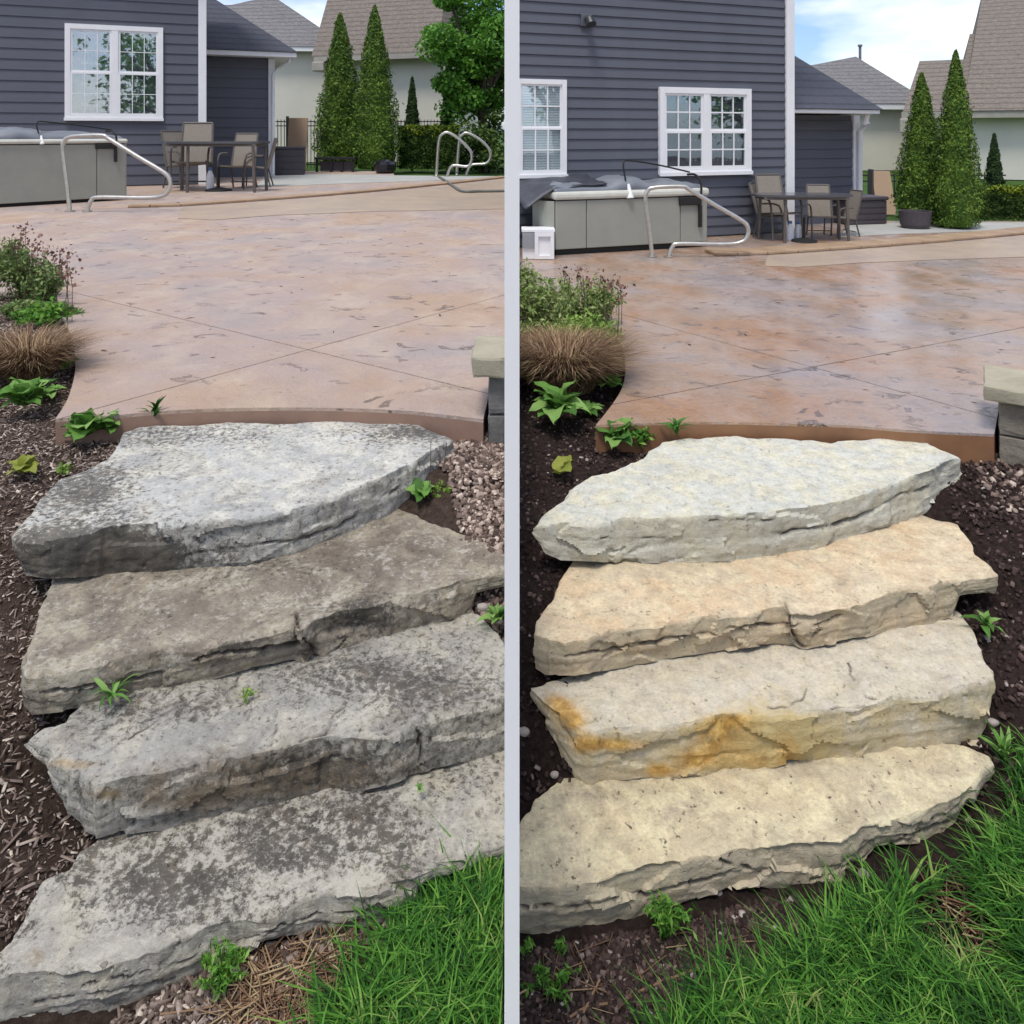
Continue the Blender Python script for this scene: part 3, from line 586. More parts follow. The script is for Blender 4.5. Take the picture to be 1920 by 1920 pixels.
M_side = simple('siding_slate_grey', (.108, .115, .140), (.090, .096, .118), 1.5, .55, .12, 90, spec=.3)
M_trim = simple('trim_white', (.80, .80, .80), (.74, .75, .76), 4, .5, .05, 40)
M_shD = shingle('roof_shingle_blue', (.04, .045, .062), (.07, .076, .10))
M_shG = shingle('roof_shingle_grey', (.08, .08, .088), (.24, .23, .225), .8)
M_shT = shingle('roof_shingle_brown', (.10, .085, .072), (.25, .21, .175), .8)
M_stuc = simple('stucco_cream', (.68, .65, .56), (.60, .58, .51), .8, .8, .1, 30)
M_darkin = simple('room_dark', (.02, .022, .026), (.035, .04, .04), 2, .9, 0)
M_curt = simple('curtain_pale', (.35, .38, .40), (.16, .18, .18), 5, .8, 0, scale3=(6, 6, .7))
M_blind = simple('blind_white', (.90, .93, .95), (.84, .88, .92), 3, .5, 0)
mg, tg, bgl = mat('window_glass')
glo = N(tg, 'ShaderNodeBsdfGlossy'); glo.inputs['Roughness'].default_value = .015; glo.inputs['Color'].default_value = (.9, .95, 1, 1)
tra = N(tg, 'ShaderNodeBsdfTransparent'); tra.inputs['Color'].default_value = (.92, .95, .95, 1)
msg = N(tg, 'ShaderNodeMixShader'); msg.inputs[0].default_value = .24; tg.links.new(tra.outputs[0], msg.inputs[1]); tg.links.new(glo.outputs[0], msg.inputs[2])
tg.links.new(bump(tg, bgl, noi(tg, 3, 2).outputs['Fac'], .05, .01), glo.inputs['Normal'])
tg.links.new(msg.outputs[0], tg.nodes['Material Output'].inputs['Surface']); M_glass = mg

def window(P, fr, root, a0, a1, z0, z1, label, blinds=False, leaves=2):
    """double-hung window(s) standing proud of the siding, part of the house root"""
    fw = (a1-a0)*(.055 if leaves == 2 else .09); y0, y1 = -.06, -.004
    mb = MB(); fr.box(mb, a0, a0+fw, y0, y1, z0, z1); fr.box(mb, a1-fw, a1, y0, y1, z0, z1)
    fr.box(mb, a0+fw+.001, a1-fw-.001, y0, y1, z0, z0+fw); fr.box(mb, a0+fw+.001, a1-fw-.001, y0, y1, z1-fw, z1)
    if leaves == 2: am = (a0+a1)/2; fr.box(mb, am-fw*.62, am+fw*.62, y0+.003, y1, z0+fw+.001, z1-fw-.001)
    win = mb.mk('window', M_trim, root, origin=fr.p(a0, y0, z0), label=label)
    mb = MB(); fr.box(mb, a0-.01, a1+.01, -.08, -.0605, z0-.015, z0+fw*.42); mb.mk('sill', M_trim, win)
    spans = [(a0+fw, (a0+a1)/2-fw*.62), ((a0+a1)/2+fw*.62, a1-fw)] if leaves == 2 else [(a0+fw, a1-fw)]
    zi0, zi1 = z0+fw, z1-fw; zm = (zi0+zi1)/2
    for (s0, s1) in spans:
        for (q0, q1, yy) in ((zi0, zm, -.045), (zm, zi1, -.03)):
            sw = fw*.38; mb = MB()
            fr.box(mb, s0+.001, s0+sw, yy-.012, yy+.012, q0, q1); fr.box(mb, s1-sw, s1-.001, yy-.012, yy+.012, q0, q1)
            fr.box(mb, s0+sw, s1-sw, yy-.012, yy+.0115, q0, q0+sw); fr.box(mb, s0+sw, s1-sw, yy-.012, yy+.0115, q1-sw, q1)
            mb.mk('sash', M_trim, win)
            mb = MB(); iw = s1-s0-2*sw; mw = .009*P.hp/1.1
            for k in (1, 2): x = s0+sw+iw*k/3; fr.box(mb, x-mw/1.3, x+mw/1.3, yy-.0105, yy-.004, q0+sw, q1-sw)
            zc = (q0+q1)/2; fr.box(mb, s0+sw, s1-sw, yy-.0115, yy-.0045, zc-mw/1.3, zc+mw/1.3)
            mb.mk('muntin', M_trim, win)
            mb = MB(); fr.box(mb, s0+sw, s1-sw, yy-.002, yy+.002, q0+sw, q1-sw); mb.mk('pane', M_glass, win)
        if blinds:
            n = 34; mb = MB()
            for k in range(n):
                z = zi0+(zi1-zi0)*(k+.5)/n; hh = (zi1-zi0)/n*.44
                fr.box(mb, s0+.01, s1-.01, -.0245, -.0215, z-hh, z+hh)
            mb.mk('blind', M_blind, win)
    if not blinds:      # pale curtain folds deep in a dark room
        mb = MB(); fr.box(mb, spans[0][0], spans[-1][1], -.0038, -.0028, zi0, zi1); mb.mk('dark_room', M_darkin, win)
        mb = MB()
        for (s0, s1) in spans:
            for k in range(9):
                if random.random() < .35: continue
                x = s0+(s1-s0)*(k+.2)/9; fr.box(mb, x, x+(s1-s0)*.07, -.010, -.006, zi0+.02, zi1-(zi1-zi0)*random.choice((.04, .3, .5)))
        mb.mk('curtain', M_curt, win)
    else:
        mb = MB(); fr.box(mb, spans[0][0], spans[-1][1], -.0038, -.0028, zi0, zi1); mb.mk('dark_room', M_darkin, win)
def lap(fr, root, a0, a1, z0, z1, e, y=0.0):
    """one clapboard per course; alike boards share one mesh"""
    n = int((z1-z0)/e)+1; first = None
    for k in range(n):
        z = z0+k*e
        if first is None:
            c = [fr.p(a0, y-.022, z), fr.p(a1, y-.022, z), fr.p(a1, y+.01, z), fr.p(a0, y+.01, z), fr.p(a0, y-.004, z+e*1.03), fr.p(a1, y-.004, z+e*1.03), fr.p(a1, y+.01, z+e*1.03), fr.p(a0, y+.01, z+e*1.03)]
            first = MB().hexa(c).mk('siding_board', M_side, root, origin=fr.p(a0, y, z))
        else: inst(first, 'siding_board', root, fr.p(a0, y, z))
def house(P):
    Lk = P.k == 'L'
    cx, cy = (372, 346) if Lk else (1471, 436)
    O = W(P, cx, cy); u = (2.413, 1, 0) if Lk else (2.62, 1, 0)
    fr = Fr(O, u); S = P.hp/1.1
    root = empty('house', O, 'slate grey clapboard house with white window left of the dry patio' if Lk else 'slate grey clapboard house with two windows behind the wet patio', 'house')
    e = (18.6/F*O.y) if Lk else (17.4/F*O.y)
    if Lk: a_l = fr.hit(-260, 300)[0]
    else: a_l = (.03-O.x)/fr.u.x
    H = 5.2*S
    lap(fr, root, a_l, -.001, .02, H, e)
    p1, p2, p3, p4 = fr.p(a_l+.01, .012, 0), fr.p(-.01, .012, 0), fr.p(-.01, 2.6*S, 0), fr.p(a_l+.01, 2.6*S, 0)
    if not Lk: p4 = p3+(p4-p3)*((p3.x-.045)/(p3.x-p4.x))
    up = Vector((0, 0, H)); MB().hexa([p1, p2, p3, p4, p1+up, p2+up, p3+up, p4+up]).mk('wall', M_side, root)
    # corner trim
    tw = fr.hit(cx+7, cy)[0]-fr.hit(cx-8, cy)[0]
    mb = MB(); fr.box(mb, -.001, tw, -.045, .06, 0, H); mb.mk('corner_trim', M_trim, root, bevel=.004)
    # main roof, above the frame
    mb = MB(); o = .4
    A = [fr.p(a_l-o, -o, H), fr.p(tw+o, -o, H), fr.p(tw+o, 2.6*S+o, H), fr.p(a_l-o, 2.6*S+o, H)]; r0 = fr.p(a_l-o, 1.3*S, H+1.6*S)
    if not Lk:
        for q_ in (A[0], A[3], r0): q_.x = max(q_.x, .03)
    r1 = fr.p(tw+o, 1.3*S, H+1.6*S)
    mb.add(A+[r0, r1], [[0, 1, 5, 4], [2, 3, 4, 5], [1, 2, 5], [3, 0, 4], [0, 3, 2, 1]]); mb.mk('roof', M_shD, root)
    # windows
    if Lk:
        l, zt = fr.hit(122, 44); r, _ = fr.hit(306, 50); _, zb = fr.hit(215, 225)
        window(P, fr, root, l, r, zb, zt, 'white double window above the grey hot tub')
    else:
        l, zt = fr.hit(1233, 163); r, _ = fr.hit(1404, 163); _, zb = fr.hit(1320, 326)
        window(P, fr, root, l, r, zb, zt, 'white double window with dark reflecting panes')
        r, _ = fr.hit(1059, 160); l = r-(fr.hit(1059, 200)[0]-fr.hit(962, 200)[0]); _, zt2 = fr.hit(1050, 150); _, zb2 = fr.hit(1050, 330)
        window(P, fr, root, l+.02, r, zb2, zt2, 'single white window with closed pale blinds', True, 1)
        # small security light
        a, z = fr.hit(1097, 40); s = .055*S
        mb = MB(); fr.box(mb, a-s*1.1, a+s*1.1, -.05, -.02, z-s, z+s*1.3); ob = mb.mk('wall_light', simple('lamp_grey', (.12, .13, .15), None, 5, .4), root, bevel=.008)
        mb = MB(); mb.tube([fr.p(a, -.05, z+s*.4), fr.p(a, -.13, z+.1*s), fr.p(a, -.17, z-s*.9)], [s*.5, s*.75, s*.95], 12); mb.mk('lamp_head', simple('lamp_black', (.04, .045, .05), None, 5, .35), ob)
    # low rear wing with hip roof
    by = P.map(0, 332)[1]; qx = P.map(440, 0)[0]
    if not Lk: by = 419
    O2 = W(P, qx, by); f2 = Fr(O2, u)
    mx_ = lambda x: P.map(x, 0)[0]; my_ = lambda y: P.map(0, y)[1]
    a0 = f2.hit(mx_(372)-25, by)[0]; a1 = f2.hit(mx_(503), by)[0]; a2 = f2.hit(mx_(515), by)[0]; ztop = f2.hit(mx_(440), my_(106))[1]
    e2 = 18.6/F*O2.y*(1 if Lk else .94)
    lap(f2, root, a0, a1-.001, .0, ztop-e2*1.1, e2)
    mb = MB(); f2.box(mb, a0+.01, a1, .012, 5*S, 0, ztop-.02); mb.mk('wall', M_side, root)
    mb = MB(); f2.box(mb, a1, a2, -.04, .06, 0, ztop-.02); mb.mk('corner_trim', M_trim, root, bevel=.004)
    oh = .55*S if Lk else .42*S
    aE, zE = f2.hit(mx_(556), my_(99), -oh); _, zE1 = f2.hit(mx_(500), my_(95), -oh); _, zE0 = f2.hit(mx_(500), my_(106), -oh)
    aL = f2.hit(mx_(379.5), by, -oh)[0]
    mb = MB(); f2.box(mb, aL, aE, -oh-.02, -oh+.06, zE0, zE1-.02); f2.box(mb, aE-.06, aE, -oh+.062, 5.6*S, zE0, zE1-.025); mb.mk('gutter', M_trim, root, bevel=.01)
    mb = MB(); f2.box(mb, aL+.01, aE-.065, -oh+.065, 5.4*S, zE0+.012, zE0+.035); mb.mk('soffit', M_trim, root)
    dW = O2.y
    T = D(mx_(300), my_(-68), dW+3.2*S)
    Tl = T-f2.u*2.0
    e0, e1 = f2.p(aL, -oh-.05, zE1-.015), f2.p(aE+.03, -oh-.05, zE1-.015)
    e2_, e3 = f2.p(aE+.03, 6*S, zE1-.015), f2.p(aL, 6*S, zE1-.015)
    mb = MB(); mb.add([e0, e1, e2_, e3, T, Tl], [[0, 1, 4, 5], [1, 2, 4], [2, 3, 5, 4], [3, 0, 5], [3, 2, 1, 0]]); mb.mk('roof', M_shD, root)
    zz = f2.hit(mx_(520), my_(135))[1]
    aD = (a1+a2)/2+.02
    mb = MB(); mb.tube([f2.p(aE-.12, -oh+.1, zE0), f2.p(aE-.14, -oh+.12, zE0-.1*S), f2.p(aD+.12, -.1, zz+.08), f2.p(aD, -.08, zz-.05), f2.p(aD, -.08, .05)], .032*S, 8); mb.mk('downspout', M_trim, root)
    P.hfr = fr; P.wfr = f2
for P in (LP, RP): house(P)

def neighbours(P):
    mx_ = lambda x: P.map(x, 0)[0]; my_ = lambda y: P.map(0, y)[1]
    S = P.hp/1.1; Lk = P.k == 'L'
    d1 = 33*S if Lk else 25*S; zg = P.zp-.1
    # pale house with grey hip roof
    O = D(mx_(608), YH, d1); O.z = zg; fr = Fr(O, (1, .08, 0))
    root = empty('neighbour_house', O, 'cream stucco house with grey shingle hip roof beyond the left yard' if Lk else 'cream stucco house with grey shingle hip roof beyond the right yard', 'house')
    zE = fr.hit(mx_(560), my_(97))[1]; al = -9*S
    mb = MB(); fr.box(mb, al, 1.9*S, 0, 7*S, 0, zE); mb.mk('wall', M_stuc, root)
    aR = fr.hit(mx_(655), my_(90), -.3)[0]
    mb = MB(); fr.box(mb, al-.3, aR, -.42, -.3, zE-.02, zE+.16*S); mb.mk('fascia', M_trim, root)
    T1 = D(mx_(511), my_(-8), d1+3.2*S); T0 = D(mx_(434), my_(9), d1+3.2*S); 
    A, B = fr.p(al-.4, -.45, zE+.17*S), fr.p(aR, -.45, zE+.17*S); Bb, Ab = fr.p(aR, 7.4*S, zE+.17*S), fr.p(al-.4, 7.4*S, zE+.17*S)
    mb = MB(); mb.add([A, B, Bb, Ab, T0-Vector((7*S, 0, 0)), T0, T1], [[0, 1, 6, 5, 4], [1, 2, 6], [2, 3, 4, 5, 6], [3, 0, 4], [3, 2, 1, 0]])
    rf = mb.mk('roof', M_shG, root)
    v = D(mx_(519), my_(-4), d1+3.2*S); s = .07*S
    mb = MB(); mb.tube([v-Vector((0, 0, .3)), v+Vector((0, 0, .42*S))], .05*S, 8); mb.tube([v+Vector((0, 0, .43*S)), v+Vector((0, 0, .5*S))], .085*S, 8); mb.mk('vent_pipe', simple('pipe_grey', (.16, .17, .18), None, 5, .6), rf)
    # tan house with steep brown roof
    d2 = 30*S if Lk else 21*S
    O = D(mx_(618), YH, d2); O.z = zg; fr = Fr(O, (1, -.36 if Lk else -.52, 0))
    root = empty('neighbour_house', O, 'beige house with steep brown shingle roof behind the evergreens of the left yard' if Lk else 'beige house with tall stepped brown shingle roof at the right edge', 'house')
    zE = fr.hit(mx_(700), my_(112))[1]; xr = fr.hit(957, 100)[0]-2.2 if Lk else fr.hit(2150, 100)[0]
    mb = MB(); fr.box(mb, 0, xr, 0, 4*S, 0, zE); mb.mk('wall', M_stuc, root)
    mb = MB(); fr.box(mb, -.28, xr, -.5, -.38, zE-.05, zE+.13*S); fr.box(mb, -.28, xr, -.379, -.01, zE-.03, zE+.0); 
    mb.mk('fascia', simple('fascia_tan', (.40, .37, .32), None, 3, .6), root)
    mb = MB(); fr.box(mb, -.33, .12, -.55, .3, zE-.42*S, zE-.055); mb.mk('eave_return', simple('return_tan', (.42, .38, .33), None, 3, .6), root, bevel=.03)
    def roofpart(xl, xlt, yt, xrr, back, zb=zE+.14*S, yf=-.5, name='roof'):
        A = fr.p(fr.hit(mx_(xl), 100)[0], yf, zb); B = fr.p(xrr, yf, zb)
        Tz = D(mx_(xlt), my_(yt), d2+back); Tr = Tz+fr.u*(B-A).length
        if Lk: Tr = Tz+(Tr-Tz)*min(1, (-.1-Tz.x)/(Tr.x-Tz.x))
        Bb, Ab = B+fr.n*2*back, A+fr.n*2*back
        if Lk: Bb.x = min(Bb.x, -.1)
        m_ = MB(); m_.add([A, B, Tr, Tz, Bb, Ab], [[0, 1, 2, 3], [4, 5, 3, 2], [5, 0, 3], [1, 4, 2], [5, 4, 1, 0]]); m_.mk(name, M_shT, root)
    if Lk:
        roofpart(600, 625, -40, xr, 2.6*S)
    else:
        xm = fr.hit(mx_(722), 100)[0]
        roofpart(602, 634, 1, xm+.5, 2.2*S)
        roofpart(702, 731, -53, xr, 2.6*S, yf=-.52); roofpart(716, 757, -142, xr, 3.6*S, yf=-.54)
    # black picket fence
    df = 23.4 if Lk else 17
    runs = [(517, 612), (742, 850)] if Lk else [(517, 625), (742, 800)]
    for i, (x0, x1) in enumerate(runs):
        X0, X1 = D(mx_(x0), YH, df), D(mx_(x1), YH, df); zt = D(0, my_(226), df).z; z0 = zg
        where = ('beside the grey wing of the house', 'above the hedge')[i]
        rt = empty('metal_fence', (X0.x, df, z0), 'black metal picket fence %s in the %s yard' % (where, P.side), 'fence', 'black picket fences')
        for zz in (zt-.03, zt-.16, z0+.12):
            mb = MB(); mb.box(X0.x, X1.x, df-.02, df+.02, zz-.015, zz+.015); mb.mk('rail', M_black, rt)
        n = int((X1.x-X0.x)/(.115*S)); f = None
        for k in range(n):
            x = X0.x+.06+k*.115*S
            if f is None: mb = MB(); mb.box(x-.010*S, x+.010*S, df-.012, df+.012, z0, zt+.03); f = mb.mk('picket', M_black, rt, origin=Vector((x, df, z0)))
            else: inst(f, 'picket', rt, (x, df, z0))
M_black = simple('black_metal', (.015, .015, .017), (.02, .02, .022), 5, .45, 0)
for P in (LP, RP): neighbours(P)

# ------------------------------------------------------------------ vegetation
def leafcloud(pts, size, asp=1.8, nrm=None, spread=1.0, rng=RNG):
    n = len(pts); 
    a = rng.normal(size=(n, 3)); a /= np.linalg.norm(a, axis=1)[:, None]
    if nrm is not None: a = a*spread+nrm; a /= np.linalg.norm(a, axis=1)[:, None]
    r = rng.normal(size=(n, 3)); b = np.cross(a, r); b /= np.linalg.norm(b, axis=1)[:, None]; c = np.cross(a, b)
    s = size*rng.uniform(.55, 1.3, size=(n, 1)); pts = np.asarray(pts)
    V = np.stack([pts-b*s, pts+c*s/asp+a*s*.15, pts+b*s, pts-c*s/asp+a*s*.15], 1).reshape(-1, 3)
    Fc = np.arange(4*n).reshape(n, 4)
    return V, Fc
M_arb = foliage('arborvitae_leaf', [(.2, (.020, .048, .010)), (.5, (.075, .155, .020)), (.8, (.22, .33, .045))], 2.5, .7)
M_arbD = foliage('arborvitae_leaf_dark', [(.2, (.010, .026, .010)), (.5, (.028, .065, .018)), (.8, (.07, .12, .03))], 2.5, .7)
M_leaf = foliage('maple_leaf', [(.2, (.03, .10, .016)), (.5, (.10, .27, .03)), (.8, (.24, .48, .08))], .9, .5, .35)
M_hedge = foliage('hedge_leaf', [(.2, (.02, .05, .012)), (.5, (.05, .10, .02)), (.8, (.12, .19, .03))], 1.6, .6)
M_hedgeY = foliage('hedge_tip_leaf', [(.2, (.12, .20, .02)), (.6, (.26, .34, .03)), (.9, (.40, .45, .06))], 1.6, .5, .3)
M_bark = simple('bark', (.10, .075, .055), (.05, .04, .03), 20, .9, .6, 30)
def arbo(P, name, base, top, w_px, label, mt, seed, group='columnar evergreens'):
    bx, by = base; B = W(P, bx, by); s = B.y/F; H = (by-top)*s; R = w_px/2*s
    rng = np.random.default_rng(seed); n = int(9000*min(1, (w_px/85)))+2500
    t = rng.beta(1.05, 1.35, n); ang = rng.uniform(0, 2*math.pi, n)
    prof = np.where(t < .12, .82+.18*t/.12, (1-((t-.12)/.88))**.78)
    wob = np.array([1+.26*noise.noise((math.cos(a)*1.8, math.sin(a)*1.8, q*10+seed))+.2*noise.noise((math.cos(a)*4, math.sin(a)*4, q*26+seed)) for a, q in zip(ang, t)])
    rr = R*prof*wob*(1-.3*rng.random(n)**1.5)*np.where(rng.random(n) < .05, 1.16, 1)+.015*R
    pts = np.stack([B.x+rr*np.cos(ang), B.y+rr*np.sin(ang), B.z+H*(.015+t*.985)], 1)
    nr = np.stack([np.cos(ang), np.sin(ang), np.full(n, .35)], 1)
    V, Fc = leafcloud(pts, 3.2*s, 2.6, nr, .75, rng)
    r = empty(name, B, label, 'tree', group)
    mk('crown', V, Fc, mt, r)
    m = MB(); k = 14; N_ = 12
    for j in range(k+1):
        tt = j/k; rad = max(.004, R*.74*((.82+.18*tt/.12) if tt < .12 else (1-(tt-.12)/.88)**.78))
        for q in range(N_):
            a = 2*math.pi*q/N_; rd = rad*(1+.15*noise.noise((math.cos(a)*2, math.sin(a)*2, tt*8+seed))); m.v.append(Vector((B.x+rd*math.cos(a), B.y+rd*math.sin(a), B.z+.03+H*.97*tt)))
    for j in range(k):
        for q in range(N_): m.f.append([j*N_+q, j*N_+(q+1) % N_, (j+1)*N_+(q+1) % N_, (j+1)*N_+q])
    m.mk('inner_foliage', mt, r)
    m = MB(); m.tube([B-Vector((0, 0, .1)), B+Vector((0, 0, H*.3))], [R*.12, R*.06], 8); m.mk('trunk', M_bark, r)
for P in (LP, RP):
    Lk = P.k == 'L'; sd = P.side
    def mb_(x, y): return P.map(x, y)
    b = (638, 314) if Lk else (1728, 418); arbo(P, 'arborvitae', b, 24 if Lk else 136, 104 if Lk else 96, 'left one of the two tall pointed evergreens in the %s yard' % sd, M_arb, 3)
    b = (703, 318) if Lk else (1792, 427); arbo(P, 'arborvitae', b, 10 if Lk else 94, 102 if Lk else 96, 'right and taller one of the two pointed evergreens in the %s yard' % sd, M_arb, 5)
    b = (773, 314) if Lk else (1864, 392); arbo(P, 'arborvitae', b, 144 if Lk else 250, 37, 'small slim evergreen standing behind the hedge of the %s yard' % sd, M_arbD, 6)
    if Lk: arbo(P, 'arborvitae', (838, 313), 160, 40, 'small dark evergreen under the leafy tree in the left yard', M_arbD, 8)
def hedge(P, x0, x1, y0, y1, label):
    A, B = W(P, x0, y1), W(P, x1, y1+2); s = A.y/F; H = (y1-y0)*s; dp = 26*s; rng = np.random.default_rng(9)
    r = empty('hedge', (A+B)/2, label, 'hedge', 'clipped hedges')
    n = 7000; u = rng.random(n); v = rng.random(n); q = rng.random(n); side = q < .55
    z = np.where(side, v, 1.0); y = np.where(side, 0, v)
    wob = np.array([noise.noise((a*7, b*4, 2)) for a, b in zip(u, v)])
    pts = np.stack([A.x+(B.x-A.x)*u, A.y-.02+dp*y+wob*6*s*np.where(side, 1, .2)+(B.y-A.y)*u, A.z+H*np.clip(z, .0, 1)*(1+wob*.12)], 1)
    V, Fc = leafcloud(pts, 3.0*s, 1.7, None, 1, rng); mk('foliage', V, Fc, M_hedge, r)
    n = 2600; u = rng.random(n); v = rng.random(n); wob = np.array([noise.noise((a*7, b*4, 2)) for a, b in zip(u, v)])
    pts = np.stack([A.x+(B.x-A.x)*u, A.y-.05+dp*v+(B.y-A.y)*u, A.z+H*(1.0+wob*.16)-np.abs(rng.normal(size=n))*H*.10], 1)
    V, Fc = leafcloud(pts, 3.0*s, 1.7, None, 1, rng); mk('bright_tips', V, Fc, M_hedgeY, r)
    m = MB(); m.box(A.x+.04, B.x-.04, A.y+.06, A.y+dp, A.z, A.z+H*.85); m.mk('inner_foliage', M_hedge, r)
hedge(LP, 746, 858, 240, 316, 'low clipped hedge with yellow-green tips beside the evergreens, left yard')
hedge(RP, 1838, 2010, 352, 412, 'low clipped hedge with yellow-green tips at the right edge')
def tree(P, name, B, H, R, crown_c, nleaf, ls, label, mt, seed, gaps=.1, lobes=26, cat='tree', group=None, rngf=1.0):
    rng = np.random.default_rng(seed); rnd = random.Random(seed)
    r = empty(name, B, label, cat, group)
    Cc = B+Vector((0, 0, H*crown_c)); lb = []
    for k in range(lobes):
        v = Vector((rnd.gauss(0, 1), rnd.gauss(0, 1), rnd.gauss(0, 1))).normalized()*(rnd.random()**.45)
        lb.append((Cc+Vector((v.x*R, v.y*R, v.z*H*(1-crown_c)*.95)), R*rnd.uniform(.22, .40)))
    P_, N_ = [], []
    per = nleaf//lobes
    for c, rad in lb:
        d = rng.normal(size=(per, 3)); d /= np.linalg.norm(d, axis=1)[:, None]; rr = rad*rng.random((per, 1))**.4
        q = np.array(c)+d*rr*np.array([1.15, 1.15, .8]); P_.append(q); N_.append(d)
    V, Fc = leafcloud(np.concatenate(P_), ls, 1.5, np.concatenate(N_)*.4+np.array([0, 0, .5]), 1., rng)
    mk('crown', V, Fc, mt, r)
    m = MB(); m.tube([B-Vector((0, 0, .1)), B+Vector((0, 0, H*.25)), Cc], [H*.03, H*.024, H*.008], 9)
    for c, rad in lb[::2]: m.tube(smoothpath([B+Vector((0, 0, H*rnd.uniform(.18, .4))), (B+Vector((0, 0, H*.4))).lerp(c, .5)+Vector((0, 0, -.05*H)), c], 3), [H*.013]*3+[H*.008]*3+[H*.003], 6)
    m.mk('trunk', M_bark, r)
B = W(LP, 905, 314); tree(LP, 'leafy_tree', B, 5.2, 1.55, .60, 24000, .066, 'bright green leafy tree at the right end of the left yard', M_leaf, 21, lobes=46)
# ivy-like low shrubs under it
B = W(LP, 910, 316); tree(LP, 'shrub', B, 1.7, 1.1, .45, 7000, .05, 'dark green shrub under the leafy tree behind the pool rails', M_hedge, 23, lobes=18, cat='shrub')
# trees behind the viewer, seen only as reflections in the window panes
for i, (x, y, h, sd_) in enumerate([(-11, -16, 9, 31), (-3, -20, 11, 33), (6, -17, 9.5, 35), (14, -20, 10, 37), (-20, -19, 10, 38), (19, -9, 8.5, 39), (25, -3, 9, 40), (30, 4, 8, 41)]):
    tree(LP, 'yard_tree', Vector((x, y, .3)), h, h*.36, .58, 3600, .15, ('leafy tree mirrored at the left side of the left window', 'leafy tree mirrored in the middle of the left window', 'tree mirrored at the right side of the left window', 'tree mirrored between both windows', 'farthest left mirrored tree', 'tall leafy tree mirrored in the right double window', 'leafy tree mirrored in the right panes of the right double window', 'leafy tree mirrored in the blinds window')[i], M_leaf, sd_, lobes=34, group='trees mirrored in the panes')

# ------------------------------------------------------------------ back-yard furniture
M_tub = simple('tub_cabinet', (.30, .30, .255), (.26, .265, .23), 3, .6, .1, 60)
M_tubT = simple('tub_shell_cream', (.62, .62, .54), (.5, .5, .44), 5, .5, .1, 30)
M_cov = simple('tub_cover_grey', (.14, .155, .18), (.20, .215, .24), 4, .55, .4, 12, dist=.02)
M_tarp = simple('dark_tarp', (.03, .032, .04), (.055, .06, .075), 6, .5, .4, 12, dist=.02)
M_plinth = simple('plinth_black', (.012, .012, .012), None, 5, .7, 0)
M_steel = simple('brushed_steel', (.62, .60, .55), (.48, .46, .42), 20, .3, .1, 120, metal=.85)
M_brown = simple('aluminium_brown', (.12, .105, .095), (.09, .08, .07), 8, .45, .05)
M_sling = simple('sling_fabric_beige', (.25, .22, .18), (.20, .175, .145), 40, .8, .2, 200)
M_tableg = simple('table_top_dark', (.10, .10, .11), (.07, .07, .08), 4, .2, .02)
M_wick = simple('deck_box_brown', (.075, .062, .07), (.055, .046, .052), 30, .6, .4, 80)
M_card = simple('tan_board', (.42, .29, .19), (.36, .25, .16), 3, .8, .1)
